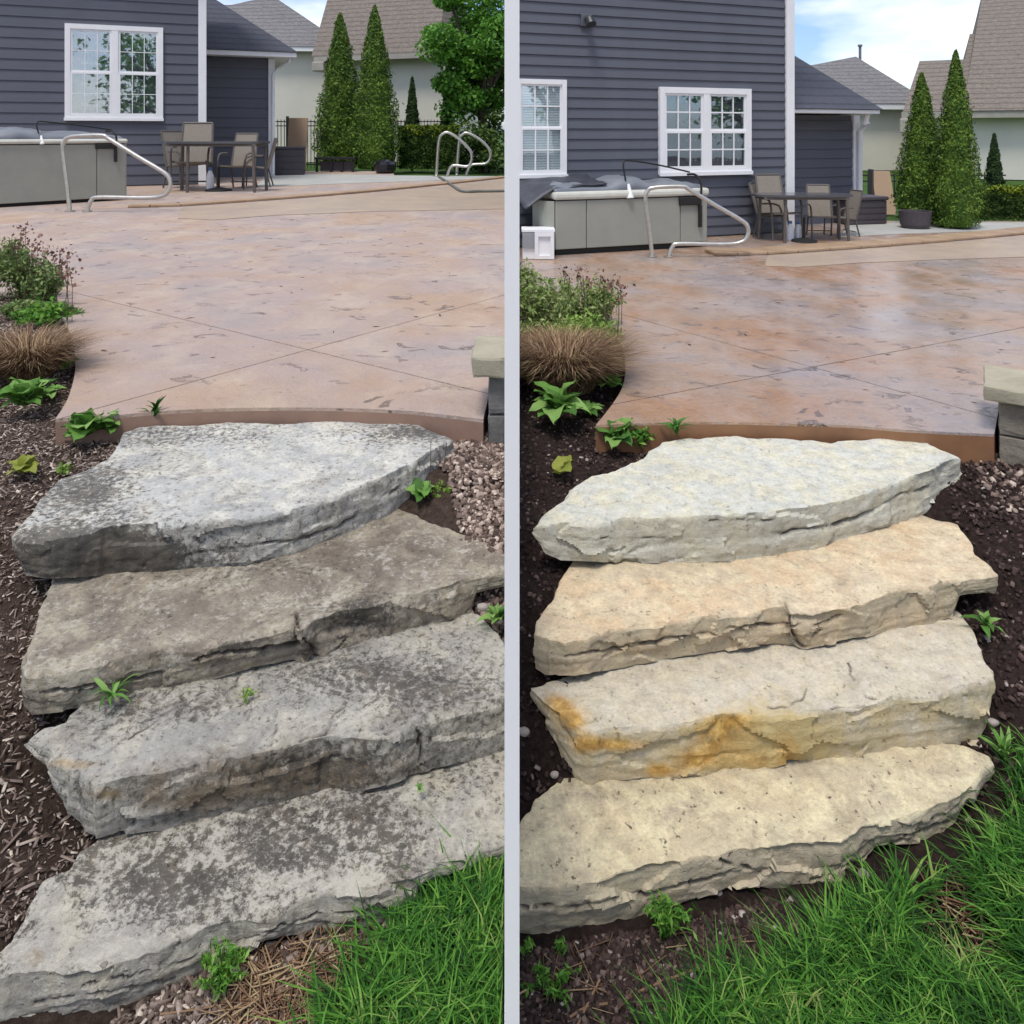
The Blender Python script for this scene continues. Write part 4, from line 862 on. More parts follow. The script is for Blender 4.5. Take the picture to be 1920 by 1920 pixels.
def hot_tub(P):
    Lk = P.k == 'L'
    A, B = (W(P, 25, 388), W(P, 238, 375)) if Lk else (W(P, 1041, 480), W(P, 1327, 463))
    fr = Fr(A, B-A); Lw = (B-A).length; S = P.hp/1.1
    a0 = -1.2 if Lk else fr.hit(1041, 480)[0]
    zt = fr.hit(200 if Lk else 1280, 269 if Lk else 368)[1]; dp = 1.5 if Lk else .80
    if not Lk: a0 = 0
    root = empty('hot_tub', B, 'grey-green panelled hot tub with folded cover cut off at the left edge' if Lk else 'grey-green panelled hot tub with rumpled dark cover, right yard', 'hot tub', 'hot tubs')
    mb = MB(); fr.box(mb, a0+.03, Lw-.04, .05, dp-.05, .001, .06*S); mb.mk('plinth', M_plinth, root)
    mb = MB(); fr.box(mb, a0+.02, Lw-.025, .03, dp, .06*S, zt-.001); mb.mk('cabinet', M_plinth, root)
    z0 = .055*S
    cuts = [a0] + ([fr.hit(182, 300)[0]] if Lk else [fr.hit(1100, 420)[0], fr.hit(1276, 420)[0]]) + [Lw-.008]
    if Lk: cuts.insert(1, fr.hit(-60, 300)[0])
    for c0, c1 in zip(cuts[:-1], cuts[1:]):
        mb = MB(); fr.box(mb, c0+.004, c1-.004, 0, .028, z0, zt-.01); mb.mk('side_panel', M_tub, root, bevel=.008)
    mb = MB(); mb.tube([fr.p(Lw-.02, .035, z0), fr.p(Lw-.02, .035, zt-.01)], .028, 10); mb.mk('corner_post', M_tub, root)
    mb = MB(); fr.box(mb, Lw-.03, Lw-.002, .066, dp-.01, z0, zt-.012); mb.mk('side_panel', M_tub, root, bevel=.005)
    if not Lk:   # rounded dark left shoulder
        pts = [fr.p(0, .014, 0), fr.p(-.06, .06, 0), fr.p(-.11, .16, 0), fr.p(-.13, .30, 0)]
        mb = MB(); mb.add([p+Vector((0, 0, z0)) for p in pts]+[p+Vector((0, 0, zt-.01)) for p in pts], [[i, i+1, i+5, i+4] for i in range(3)])
        o = mb.mk('curved_panel', M_tub, root); md = o.modifiers.new('s', 'SOLIDIFY'); md.thickness = .02
    # shell lip, built as a soft roll
    zl = zt; lip = MB(); fr.box(lip, a0-.02, Lw+.01, -.03, dp, zt+.002, zt+.075*S); lip.mk('shell_lip', M_tubT, root, bevel=.03)
    # straps / latch
    l0 = fr.hit(178 if Lk else 1272, 300)[0]; l1 = fr.hit(218 if Lk else 1313, 300)[0]
    mb = MB(); fr.box(mb, l0, l1, -.035, -.002, zt-.085*S, zt-.01); mb.mk('handle_bar', M_plinth, root, bevel=.008)
    mb = MB(); fr.box(mb, l1-.035, l1, -.045, -.004, zt-.30*S, zt-.087*S); mb.mk('strap', M_plinth, root, bevel=.005)
    mb = MB(); mb.tube(smoothpath([fr.p(l1-.08, .15, zt+.20*S), fr.p(l1-.045, .02, zt+.20*S), fr.p(l1-.02, -.045, zt+.12*S), fr.p(l1-.02, -.046, zt-.02)], 5), .014, 6); mb.mk('strap', M_plinth, root)
    # cover: draped heightfield
    nx, ny = 60, 14; V = []
    for i in range(nx):
        for j in range(ny):
            a = a0+.0+(Lw-a0-.04)*i/(nx-1); b = .01+(dp-.03)*j/(ny-1); t = i/(nx-1); q = j/(ny-1)
            hgt = .03+(.09 if Lk else .05)*S*math.sin(math.pi*min(1, q*1.1+.05))**.6+.02*math.sin(t*17)+.03*noise.noise((a*4, b*5, 3))
            if not Lk: hgt += .04*S*math.exp(-((t-.52)/.12)**2)+.03*max(0, noise.noise((a*7, b*3, 8)))
            else: hgt += .05*S*math.exp(-((t-.55)/.18)**2)
            if j == 0: hgt = .004
            V.append(fr.p(a, b-(.0 if j else .012), zt+.07*S+hgt*(.25+.75*math.sin(math.pi*min(.95, max(.05, t*.92+.06)))**.35)))
    Fq = [[i*ny+j, (i+1)*ny+j, (i+1)*ny+j+1, i*ny+j+1] for i in range(nx-1) for j in range(ny-1)]
    o = mk('cover', V, Fq, M_cov, root, smooth=True); md = o.modifiers.new('s', 'SOLIDIFY'); md.thickness = .03
    # cone standing for a white reflection on the lip, and the black lifter pole
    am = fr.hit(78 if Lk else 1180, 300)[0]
    mb = MB(); mb.tube([fr.p(am, -.02, zt+.0), fr.p(am, .0, zt+.07*S), fr.p(am, .02, zt+.13*S)], [.035*S, .02*S, .012*S], 12); mb.mk('reflection_cone', M_trim, root)
    mb = MB(); mb.tube(smoothpath([fr.p(am-.02, .05, zt+.16*S), fr.p(am-.03, .08, zt+.33*S), fr.p(am+.12, .12, zt+.34*S), fr.p((am+Lw)/2, .18, zt+.29*S), fr.p(Lw-.12, .2, zt+.22*S)], 5), .010, 6); mb.mk('lifter_bar', M_plinth, root)
    if not Lk:  # dark tarp spilling left
        V = []; nx, ny = 22, 12
        for i in range(nx):
            for j in range(ny):
                t = i/(nx-1); q = j/(ny-1); a = -.34+t*1.0; b = .04+q*.6
                if Lk is False and fr.p(a, b, 0).x < .06: a += .06-fr.p(a, b, 0).x
                z = zt+.09*S+.05*S*t-.22*S*max(0, .35-t)*2*(1-q)+.06*S*q+.03*noise.noise((t*5, q*4, 2))
                V.append(fr.p(a, b, z))
        o = mk('tarp', V, [[i*ny+j, (i+1)*ny+j, (i+1)*ny+j+1, i*ny+j+1] for i in range(nx-1) for j in range(ny-1)], M_tarp, root, smooth=True)
        md = o.modifiers.new('s', 'SOLIDIFY'); md.thickness = .015
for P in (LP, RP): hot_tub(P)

def rail(P, path, d0, r, label, straight=(1, 0, 0)):
    root = empty('pool_handrail', D(path[0][0], path[0][1], d0), label, 'handrail', 'steel pool handrails')
    root.location.z = P.zp
    pts = [D(x, y, d0+(q if q else 0)) for x, y, q in path]
    for p in (pts[0], pts[-1]): p.z = P.zp+.004
    mb = MB(); mb.tube(smoothpath(pts, 6), r, 10); mb.mk('rail_tube', M_steel, root, smooth=True)
    for p in (pts[0], pts[-1]):
        mb = MB(); mb.tube([p, p+Vector((0, 0, .012))], r*2.2, 14); mb.mk('base_flange', M_steel, root)
dL = W(LP, 130, 397).y; dR = W(RP, 1222, 482).y
base = [(131, 397, 0), (126, 350, 0), (118, 285, 0), (121, 264, 0), (136, 256, 0), (190, 254, 0), (205, 261, 0), (255, 292, 0), (308, 324, 0), (319, 340, 0), (316, 358, 0), (302, 368, 0), (270, 371, 0), (185, 370, 0), (171, 376, 0), (163, 397, 0)]
rail(LP, base, dL, .026, 'bent steel handrail in front of the hot tub, left yard')
fx = lambda x: 1223+(x-131)*.955
rail(RP, [(fx(x), 482-(397-y)*.925, q) for x, y, q in base], dR, .024, 'bent steel handrail in front of the hot tub, right yard')
d2 = W(LP, 820, 331).y
rail(LP, [(818, 331, 0), (823, 265, 0), (832, 250, 0), (844, 250, 0), (862, 262, 0), (882, 283, 0), (884, 300, 0), (876, 312, 0), (848, 311, 0), (838, 330, 0)], d2, .033, 'nearer curved steel rail by the far pool edge, left yard')
d3 = W(LP, 856, 329).y
rail(LP, [(856, 329, 0), (861, 266, 0), (868, 252, 0), (878, 250, 0), (900, 262, 0), (917, 280, 0), (919, 296, 0), (910, 307, 0), (884, 310, 0), (874, 328, 0)], d3, .033, 'farther curved steel rail by the far pool edge, left yard')
# thin grey hose on the pool cover
mb = MB(); mb.tube(smoothpath([W(LP, x, y)+Vector((0, 0, .03)) for x, y in [(822, 333), (836, 342), (850, 352), (868, 362), (900, 362), (956, 361)]], 5), .022, 6)
mb.mk('hose', simple('hose_grey', (.16, .17, .15), None, 6, .6), origin=W(LP, 868, 362), label='thin grey hose lying across the pool cover by the steel rails, left yard', cat='hose')

def chair(P, base_px, rot, hpx, label):
    B = W(P, *base_px); s = B.y/F*hpx/92.; R_ = Matrix.Rotation(rot, 3, 'Z')
    def q(x, y, z): return B+R_ @ Vector((x*s, y*s, z*s))
    root = empty('patio_chair', B, label, 'chair', 'beige sling patio chairs')
    for sx in (-1, 1):
        mb = MB(); mb.tube(smoothpath([q(24*sx, -26, 0), q(24*sx, -24, 30), q(25*sx, -18, 58), q(25*sx, 10, 60)], 3), 1.6*s, 6); mb.mk('leg', M_brown, root)
        mb = MB(); mb.tube([q(22*sx, 26, 0), q(21*sx, 16, 38)], 1.6*s, 6); mb.mk('leg', M_brown, root)
        mb = MB(); mb.tube([q(22*sx, -22, 40), q(22*sx, 18, 36), q(20*sx, 34, 94)], 1.7*s, 6); mb.mk('side_rail', M_brown, root)
    mb = MB(); mb.hexa([q(-20, -22, 38), q(20, -22, 38), q(20, 17, 34), q(-20, 17, 34), q(-20, -22, 40), q(20, -22, 40), q(20, 17, 36.5), q(-20, 17, 36.5)]); mb.mk('seat', M_sling, root)
    mb = MB(); mb.hexa([q(-20, 18, 37), q(20, 18, 37), q(20, 20, 37), q(-20, 20, 37), q(-19, 33, 93), q(19, 33, 93), q(19, 35, 93), q(-19, 35, 93)]); mb.mk('backrest', M_sling, root)
    mb = MB(); mb.tube([q(-20, 34, 94), q(20, 34, 94)], 1.7*s, 6); mb.mk('cross_bar', M_brown, root); mb = MB(); mb.tube([q(-22, 18, 10), q(22, 18, 10)], 1.2*s, 6); mb.mk('cross_bar', M_brown, root)
def table(P):
    Lk = P.k == 'L'; m = P.map
    b = (405, 359) if Lk else (1503, 452)
    B = W(P, *b); s = B.y/F; k = 1 if Lk else .94; H = (359-269)*k*s
    root = empty('patio_table', B, 'dark round-edged patio table with chairs by the house corner, %s yard' % P.side, 'table', 'patio tables')
    mb = MB(); w_ = 98*s*k; dd = 38*s*k; n = 32
    ring = [(w_*math.copysign(abs(math.cos(a))**.6, math.cos(a)), dd*math.copysign(abs(math.sin(a))**.6, math.sin(a))) for a in [2*math.pi*i/n for i in range(n)]]
    V = [B+Vector((x, y, H)) for x, y in ring]+[B+Vector((x, y, H+4*s)) for x, y in ring]
    mk('table_top', V, [list(range(n))[::-1], list(range(n, 2*n))]+[[i, (i+1) % n, (i+1) % n+n, i+n] for i in range(n)], M_tableg, root)
    mb = MB(); mb.box(B.x-w_*.86, B.x+w_*.86, B.y-dd*.8, B.y+dd*.8, B.z+H-5*s, B.z+H-.001); mb.mk('apron', M_brown, root)
    for (x, y) in ((-.42, -.72), (.80, -.72), (-.75, .72), (.85, .72)):
        px, py = B.x+w_*x, B.y+dd*y
        mb = MB(); mb.tube([Vector((px*1.0+.03*x, py, B.z)), Vector((px, py, B.z+H-5*s))], 3.0*s, 8); mb.mk('leg', M_brown, root)
    # umbrella stand
    c = W(P, *( (410, 358) if Lk else (1508, 453)))
    r2 = empty('umbrella_base', c, 'round black umbrella base under the patio table, %s yard' % P.side, 'umbrella base', 'umbrella bases')
    mb = MB(); mb.tube([c, c+Vector((0, 0, 3*s)), c+Vector((0, 0, 7*s))], [25*s*k, 24*s*k, 6*s*k], 20); mb.mk('foot', M_plinth, r2)
    mb = MB(); mb.tube([c+Vector((0, 0, 7*s)), c+Vector((0, 0, 45*s))], 2.6*s, 8); mb.mk('stem', M_plinth, r2)
    # white bottle/bag under the table
    for j, (x, y, hh) in enumerate(((394, 357, 44), (397, 349, 30)) if Lk else ((1482, 450, 36), (1497, 449, 34))):
        if Lk and j: continue
        c = W(P, x, y); c.z = P.zp; r = 7*s
        rt = empty('white_jug', c, 'white plastic jug under the %s patio table%s' % (P.side, '' if Lk else (', beside the table leg' if j == 0 else ', next to the umbrella stem')), 'jug', 'white jugs')
        mb = MB(); mb.tube([c, c+Vector((0, 0, hh*.6*s)), c+Vector((0, 0, hh*.82*s)), c+Vector((0, 0, hh*.86*s))], [r, r*1.05, r*.5, r*.45], 12); mb.mk('body', M_trim, rt, smooth=False)
        mb = MB(); mb.tube([c+Vector((0, 0, hh*.86*s)), c+Vector((0, 0, hh*s))], r*.48, 10); mb.mk('cap', simple('cap_blue', (.1, .2, .4), None, 5, .5), rt)
    kk = 92*k
    def cp(x, y): return (x, y) if Lk else (x*.97+1470-372*.97, y+92)
    chair(P, cp(362, 355), math.radians(10), 122*k, 'beige sling chair nearest the corner trim, tilted high over the table, %s yard' % P.side)
    chair(P, cp(347, 352), math.radians(60), 104*k, 'beige sling chair turned sideways at the left end of the table, %s yard' % P.side)
    chair(P, cp(446, 353), math.radians(-8), 100*k, 'beige sling chair in front of the table with its back to the wall, %s yard' % P.side)
    chair(P, cp(484, 350), math.radians(-80), 88*k, 'sling chair pushed in at the right end of the table, %s yard' % P.side)
    # deck box
    A = W(P, *m(497, 329)); Bq = W(P, *m(571, 327)); f = Fr(A, (Bq.x-A.x, .25*(Bq.x-A.x), 0)); Lw = f.hit(m(571, 0)[0], 300)[0]; zt = f.hit(m(530, 0)[0], m(0, 280)[1])[1]
    rt = empty('deck_box', A, 'dark brown deck box beside the patio table, %s yard' % P.side, 'deck box', 'deck boxes')
    mb = MB(); f.box(mb, 0, Lw, 0, .55, .01, zt); mb.mk('bin', M_wick, rt, bevel=.01)
    mb = MB(); f.box(mb, -.02, Lw+.02, -.02, .57, zt+.004, zt+.06); mb.mk('lid', M_wick, rt, bevel=.015)
    for zz in (.25, .5, .75): mb = MB(); f.box(mb, .03, Lw-.03, -.008, -.001, zt*zz-.006, zt*zz+.006); mb.mk('rib', M_wick, rt)
    # tan board leaning on the fence
    d = A.y+2.0*P.hp; a, b2 = D(m(541, 0)[0], m(0, 221)[1], d), D(m(577, 0)[0], m(0, 280)[1], d)
    rt = empty('upright_board', (a.x, d, P.zp-.1), 'plain tan board standing behind the deck box, %s yard' % P.side, 'board', 'tan boards')
    mb = MB(); mb.hexa([(a.x, d-.25, P.zp-.1), (b2.x, d-.25, P.zp-.1), (b2.x, d-.19, P.zp-.1), (a.x, d-.19, P.zp-.1), (a.x, d, a.z), (b2.x, d, a.z), (b2.x, d+.06, a.z), (a.x, d+.06, a.z)]); mb.mk('panel', M_card, rt, bevel=.01)
    mb = MB(); mb.box(a.x-.035, a.x-.005, d-.1, d+.06, P.zp-.1, a.z+.04); mb.mk('edge_post', M_wick, rt)
for P in (LP, RP): table(P)
# black side table and dome (left), pot (right)
B = W(LP, 628, 323); s = B.y/F
rt = empty('low_table', B, 'low black slatted table in front of the evergreens, left yard', 'table')
mb = MB(); mb.box(B.x-38*s, B.x+36*s, B.y, B.y+25*s, B.z+24*s, B.z+28*s); mb.mk('table_top', M_plinth, rt)
for x in (-35, -8, 12, 33):
    mb = MB(); mb.box(B.x+x*s-2*s, B.x+x*s+2*s, B.y+2*s, B.y+6*s, B.z, B.z+24*s); mb.mk('leg', M_plinth, rt)
mb = MB(); mb.box(B.x-30*s, B.x+32*s, B.y+10*s, B.y+22*s, B.z+2*s, B.z+20*s); mb.mk('lower_bin', M_wick, rt)
def lathe(name, m_, c, prof, parent=None, n=20, **k):
    V = []; Fc = []
    for z, r in prof:
        for i in range(n): a = 2*math.pi*i/n; V.append(c+Vector((r*math.cos(a), r*math.sin(a), z)))
    for j in range(len(prof)-1):
        for i in range(n): Fc.append([j*n+i, j*n+(i+1) % n, (j+1)*n+(i+1) % n, (j+1)*n+i])
    Fc.append([i for i in range(n)][::-1]); Fc.append([(len(prof)-1)*n+i for i in range(n)])
    return mk(name, V, Fc, m_, parent, **k)
M_gloss = simple('black_plastic', (.015, .015, .02), None, 5, .22, 0)
B = W(LP, 722, 325); s = B.y/F
rt = empty('plant_pot', B, 'glossy black bowl at the foot of the taller evergreen, left yard', 'pot')
lathe('bowl', M_gloss, B, [(0, 15*s), (6*s, 20*s), (17*s, 21*s), (22*s, 19*s), (22*s, 17*s), (17*s, 16*s)], rt)
lathe('lid', M_gloss, B+Vector((0, 0, 17*s)), [(0, 15.8*s), (6*s, 13*s), (9*s, 6*s)], rt)
B = W(RP, 1716, 428); s = B.y/F
rt = empty('plant_pot', B, 'wide round black pot at the foot of the evergreens, right yard', 'pot')
lathe('bowl', M_wick, B, [(0, 22*s), (8*s, 26*s), (27*s, 28*s), (33*s, 29*s), (33*s, 25*s), (27*s, 24*s)], rt)
mb = MB(); mb.tube([B+Vector((0, 0, 28*s)), B+Vector((0, 0, 29*s))], 23.5*s, 20); mb.mk('soil', M_mulchR, rt)
# white crate at left edge of right yard
A = W(RP, 988, 487); s = A.y/F
rt = empty('white_crate', A, 'small white framed box standing left of the right hot tub', 'box')
fr = Fr(Vector((.06, A.y, A.z)), (1, .0, 0)); a0 = fr.hit(980, 480)[0]; a1 = fr.hit(1039, 480)[0]; zt = fr.hit(1010, 433)[1]
mb = MB(); fr.box(mb, a0, a1, .02, .28, .005, zt-.012); mb.mk('body', M_trim, rt)
mb = MB(); fr.box(mb, a0-.01, a1+.01, 0.0, .30, zt-.01, zt+.012); mb.mk('lid', M_trim, rt)
am = a0+(a1-a0)*.38
mb = MB(); fr.box(mb, am, a1, -.006, .019, .006, .045); fr.box(mb, am, a1, -.006, .019, zt-.06, zt-.012); fr.box(mb, am, am+.04, -.006, .019, .046, zt-.061); fr.box(mb, a1-.04, a1, -.006, .019, .046, zt-.061); mb.mk('panel_frame', M_trim, rt)
mb = MB(); fr.box(mb, a0, am-.004, -.004, .019, zt*.42, zt-.02); mb.mk('vent_panel', simple('vent_grey', (.3, .31, .33), None, 5, .6), rt)

# ------------------------------------------------------------------ retaining wall ends
M_capst = simple('cap_stone', (.40, .36, .27), (.27, .25, .17), 6, .85, .6, 25, dist=.01)
M_blk = simple('wall_block', (.17, .165, .155), (.09, .085, .078), 9, .9, .8, 25, dist=.012)
M_blkR = simple('wall_block_tan', (.26, .23, .18), (.15, .13, .10), 9, .9, .8, 25, dist=.012)
def rough_block(fr, a0, a1, b0, b1, z0, z1, name, m_, root, amp):
    bm = bmesh.new(); nx, ny, nz = 12, 8, 6
    bmesh.ops.create_cube(bm, size=1); bmesh.ops.subdivide_edges(bm, edges=bm.edges[:], cuts=6, use_grid_fill=True)
    for v in bm.verts:
        x, y, z = v.co+Vector((.5, .5, .5)); p = fr.p(a0+(a1-a0)*x, b0+(b1-b0)*y, z0+(z1-z0)*z)
        c = v.co.normalized(); e = sum(1 for q in v.co if abs(abs(q)-.5) < 1e-4)
        nn = Vector([noise.noise(p*14+Vector((k*7, 0, 0))) for k in range(3)])*amp
        p = p+nn-(fr.u*v.co.x+fr.n*v.co.y+Vector((0, 0, v.co.z)))*amp*(1.1 if e > 1 else 0); v.co = p
    V = [v.co.copy() for v in bm.verts]; bm.verts.index_update(); Fc = [[v.index for v in f.verts] for f in bm.faces]; bm.free()
    return mk(name, V, Fc, m_, root)
def retaining(P):
    Lk = P.k == 'L'
    B = W(P, 906, 840, 1.093) if Lk else W(P, 1866, 878, 1.095); S = P.hp
    ca = (884, 690) if Lk else (1843, 742)
    bx = 914 if Lk else 1872
    d = F*S/((792 if Lk else 818)-YH)+.03*S
    O = D(bx, YH, d); O.z = P.zp-.16*S; fr = Fr(O, (1, -.0 if Lk else -.62, 0))
    root = empty('retaining_wall', O, 'end of a low block wall with tan cap stone, right of the %s' % ('dry patio' if Lk else 'wet patio'), 'wall', 'block retaining walls')
    xr = fr.hit(948, 700)[0] if Lk else fr.hit(2300, 700)[0]
    z1 = fr.hit(bx, 778 if Lk else 815)[1]; zc0 = fr.hit(bx, 705 if Lk else 752)[1]; zc1 = fr.hit(bx, 665 if Lk else 722)[1]
    rough_block(fr, 0, min(xr, .5), 0, .3*S, -.06, z1-.004, 'block', M_blk if Lk else M_blkR, root, .006*S)
    rough_block(fr, .003, min(xr, .5), .004, .3*S, z1, zc0-.003, 'block', M_blk if Lk else M_blkR, root, .006*S)
    if not Lk:
        rough_block(fr, .504, xr, 0, .3*S, -.06, z1-.004, 'block', M_blkR, root, .006*S); rough_block(fr, .504, xr, 0, .3*S, z1, zc0-.003, 'block', M_blkR, root, .006*S)
    a = fr.hit(ca[0], ca[1], -.05*S)[0]
    rough_block(fr, a, xr, -.03*S, .26*S, zc0, zc1, 'cap_stone', M_capst, root, .006*S)
for P in (LP, RP): retaining(P)

# ------------------------------------------------------------------ plants near the steps
def leafmesh(name, L_, Wd, mt, fold=.25, curl=.5, ruffle=.0, n=7, seed=0, tip=1.0):
    V = []; Fc = []; rnd = random.Random(seed)
    for i in range(n+1):
        t = i/n; w_ = Wd*(math.sin(math.pi*min(1, t**.75*.97+.03))**.75)*(1-.0*t) if i < n else .0004
        if i == 0: w_ = Wd*.12
        x = L_*t; z = L_*(math.sin(t*1.9)*.32-curl*t*t*.45)
        for k in (-1, -.5, 0, .5, 1):
            V.append((x, k*w_, z+abs(k)*w_*fold+ruffle*Wd*math.sin(i*2.3+k*2+seed)*abs(k)))
    for i in range(n):
        for k in range(4): Fc.append([i*5+k, (i+1)*5+k, (i+1)*5+k+1, i*5+k+1])
    return mesh_np(name, np.array(V), np.array(Fc), mt, True)
def leafmat(name, a, b_, c_):
    m, t, b = mat(name); oi = N(t, 'ShaderNodeObjectInfo'); n = noi(t, 25, 4)
    v = mth(t, 'ADD', mth(t, 'MULTIPLY', oi.outputs['Random'], .6), mth(t, 'MULTIPLY', n.outputs['Fac'], .45)); col = ramp(t, v, [(.2, a), (.5, b_), (.85, c_)]).outputs[0]
    t.links.new(col, b.inputs['Base Color']); b.inputs['Roughness'].default_value = .65; b.inputs['Specular IOR Level'].default_value = .3
    tr = N(t, 'ShaderNodeBsdfTranslucent'); t.links.new(col, tr.inputs['Color']); ms = N(t, 'ShaderNodeMixShader'); ms.inputs[0].default_value = .3
    t.links.new(b.outputs[0], ms.inputs[1]); t.links.new(tr.outputs[0], ms.inputs[2]); t.links.new(ms.outputs[0], t.nodes['Material Output'].inputs['Surface']); return m
M_lf = leafmat('leaf_bright', (.05, .14, .022), (.13, .29, .05), (.28, .45, .13))
M_lfY = leafmat('leaf_yellow', (.20, .24, .03), (.30, .33, .06), (.42, .42, .12))
M_lfD = leafmat('leaf_deep', (.02, .08, .012), (.05, .17, .02), (.11, .28, .05))
LM = {}
def plant(P, px, py, h, wpx, nl, label, mt=M_lf, cat='plant', ratio=.32, up=.5, group=None, ruffle=.15, name='leafy_plant', lift=0):
    if h is None: 
        # drop onto the bed
        p = W(P, px, py, 1.2)
        for _ in range(12):
            z = float(ground_z(P, p.x, p.y)); p = W(P, px, py, (C-z)/P.hp)
    else: p = W(P, px, py, h)
    p.z += lift+.012*P.hp
    s = p.y/F; L_ = wpx*.62*s; root = empty(name, p, label, cat, group)
    rnd = random.Random(int(px*7+py)); ratio += .09 if ratio > .24 else 0; key = (mt.name, round(ratio, 2), ruffle)
    if key not in LM: LM[key] = [leafmesh('leaf', 1, ratio, mt, seed=k, ruffle=ruffle, curl=.4+.4*k) for k in range(3)]
    for k in range(nl):
        o = bpy.data.objects.new('leaf', rnd.choice(LM[key])); COL.objects.link(o); o.parent = root
        sc = L_*rnd.uniform(.6, 1.1); t = (k+.5)/nl
        o.scale = (sc, sc, sc); o.rotation_euler = (rnd.uniform(-.4, .4), -up*(1.35-t)*rnd.uniform(.6, 1.4), k*2.4+rnd.uniform(-.4, .4))
        o.location = (rnd.uniform(-.05, .05)*L_, rnd.uniform(-.05, .05)*L_, .01+.10*L_*rnd.random())
    return root
plant(LP, 160, 830, 1.085, 92, 26, 'round-leafed bright plant at the left corner of the dry patio edge', ratio=.36, up=.7)
plant(LP, 206, 822, 1.085, 62, 20, 'smaller bright plant between the patio edge and the top left step', ratio=.26, up=.8)
plant(LP, 48, 772, 1.05, 96, 22, 'bright leafy clump in the mulch below the brown grass, left edge', ratio=.28, up=.6)
plant(LP, 92, 755, None, 54, 8, 'paler leaves beside the bright clump, below the left brown grass', ratio=.25, up=.4)
plant(LP, 122, 702, 1.03, 62, 11, 'leafy sprig tucked against the curved edge of the dry patio', ratio=.26, up=.7)
plant(LP, 290, 797, 1.05, 62, 14, 'tiny thin-leafed sprig against the dry patio riser', M_lfD, ratio=.12, up=1.2)
plant(LP, 47, 900, None, 64, 10, 'pale yellow-green seedling in dry mulch left of the top step', M_lfY, ratio=.3, up=.6)
wl = plant(LP, 790, 952, None, 60, 10, 'bright weed between the two upper left steps', ratio=.3, up=.6, lift=.01)
plant(LP, 932, 1182, None, 62, 13, 'bright weed growing right of the second left step', ratio=.2, up=.7)
plant(LP, 210, 1326, 1.262, 84, 14, 'flat grassy weed in the joint under the second left step', M_lf, ratio=.09, up=.25, ruffle=0)
plant(LP, 787, 1503, 1.375, 24, 7, 'tiny green sprout on the bottom left step', ratio=.2, up=.6)
plant(RP, 1046, 790, 1.05, 112, 28, 'large bright leafy clump in dark soil below the right brown grass', ratio=.25, up=.7)
plant(RP, 1103, 785, None, 66, 9, 'paler spread leaves beside the large clump, by the wet patio', ratio=.24, up=.25)
plant(RP, 1148, 735, 1.03, 62, 11, 'leafy sprig tucked against the curved edge of the wet patio', ratio=.26, up=.5)
plant(RP, 1158, 842, 1.085, 80, 26, 'round-leafed plant at the left corner of the wet patio edge', ratio=.34, up=.7)
plant(RP, 1268, 826, 1.045, 62, 14, 'tiny thin sprig against the wet patio riser', M_lfD, ratio=.12, up=1.1)
plant(RP, 1053, 900, None, 66, 4, 'three-leaved yellow seedling in dark soil left of the top clean step', M_lfY, ratio=.36, up=.9)
plant(RP, 1850, 1195, None, 74, 11, 'broad-bladed weed right of the second clean step', ratio=.17, up=.8)
plant(RP, 1885, 1440, None, 90, 16, 'grassy weed right of the bottom clean step', M_lf, ratio=.08, up=1.0, ruffle=0)
def weed(P, px, py, h, wpx, hpx, n, label, mt, asp=3.2, lf=5, seed=1, cat='weed'):
    if h is None:
        p = W(P, px, py, 1.2)
        for _ in range(12): p = W(P, px, py, (C-float(ground_z(P, p.x, p.y)))/P.hp)
    else: p = W(P, px, py, h)
    s = p.y/F; r = np.random.default_rng(seed+int(px)); root = empty('weed', p, label, cat); rnd = random.Random(seed+int(py))
    st = MB(); pts = []
    ns_ = max(5, n//14)
    for k in range(ns_):
        a = rnd.uniform(0, 6.283); q = rnd.uniform(.25, 1); e = p+Vector((math.cos(a)*q*wpx*.5*s, math.sin(a)*q*wpx*.4*s, hpx*s*(1.1-.6*q)*rnd.uniform(.7, 1.1)))
        c = smoothpath([p-Vector((0, 0, .005)), p.lerp(e, .5)+Vector((0, 0, hpx*.18*s)), e], 4); st.tube(c, .0009*P.hp, 4, False)
        for g in range(n//ns_): 
            z = c[min(len(c)-1, int(rnd.random()**.6*len(c)))]; pts.append(np.array(z)+r.normal(size=3)*3.2*s)
    st.mk('stems', mt, root, kind='stuff')
    V, Fc = leafcloud(np.array(pts), lf*s, asp, np.array([0, -.1, .8]), 1., r); mk('leaves', V, Fc, mt, root, kind='stuff')
M_wd = foliage('weed_leaf', [(.2, (.03, .10, .014)), (.5, (.10, .27, .03)), (.8, (.26, .46, .08))], 20, .55, .3)
M_wdY = foliage('weed_leaf_pale', [(.2, (.10, .20, .03)), (.5, (.22, .36, .06)), (.8, (.38, .50, .14))], 20, .55, .3)
weed(LP, 832, 944, 1.17, 62, 40, 220, 'feathery yellow-green weed beside the right end of the top left step', M_wdY, 1.8, 5)
weed(LP, 418, 1862, None, 120, 90, 420, 'fine-leafed weed in front of the bottom left step', M_wd, 3.6, 8)
weed(LP, 912, 1650, None, 84, 66, 260, 'clover-like weed at the right end of the bottom left step', M_wdY, 1.4, 7)
weed(LP, 460, 1310, 1.262, 34, 20, 60, 'tiny pale weed on top of the third left step', M_wdY, 2.2, 4)
weed(LP, 126, 888, None, 34, 18, 60, 'small faint weed beside the back of the top left step', M_wdY, 1.6, 5)
weed(RP, 1200, 836, 1.08, 66, 40, 260, 'feathery bright plant beside the corner of the wet patio edge', M_wd, 2.6, 6)
weed(RP, 1768, 975, None, 84, 48, 300, 'feathery weed at the right end of the top clean step', M_wdY, 4, 8)
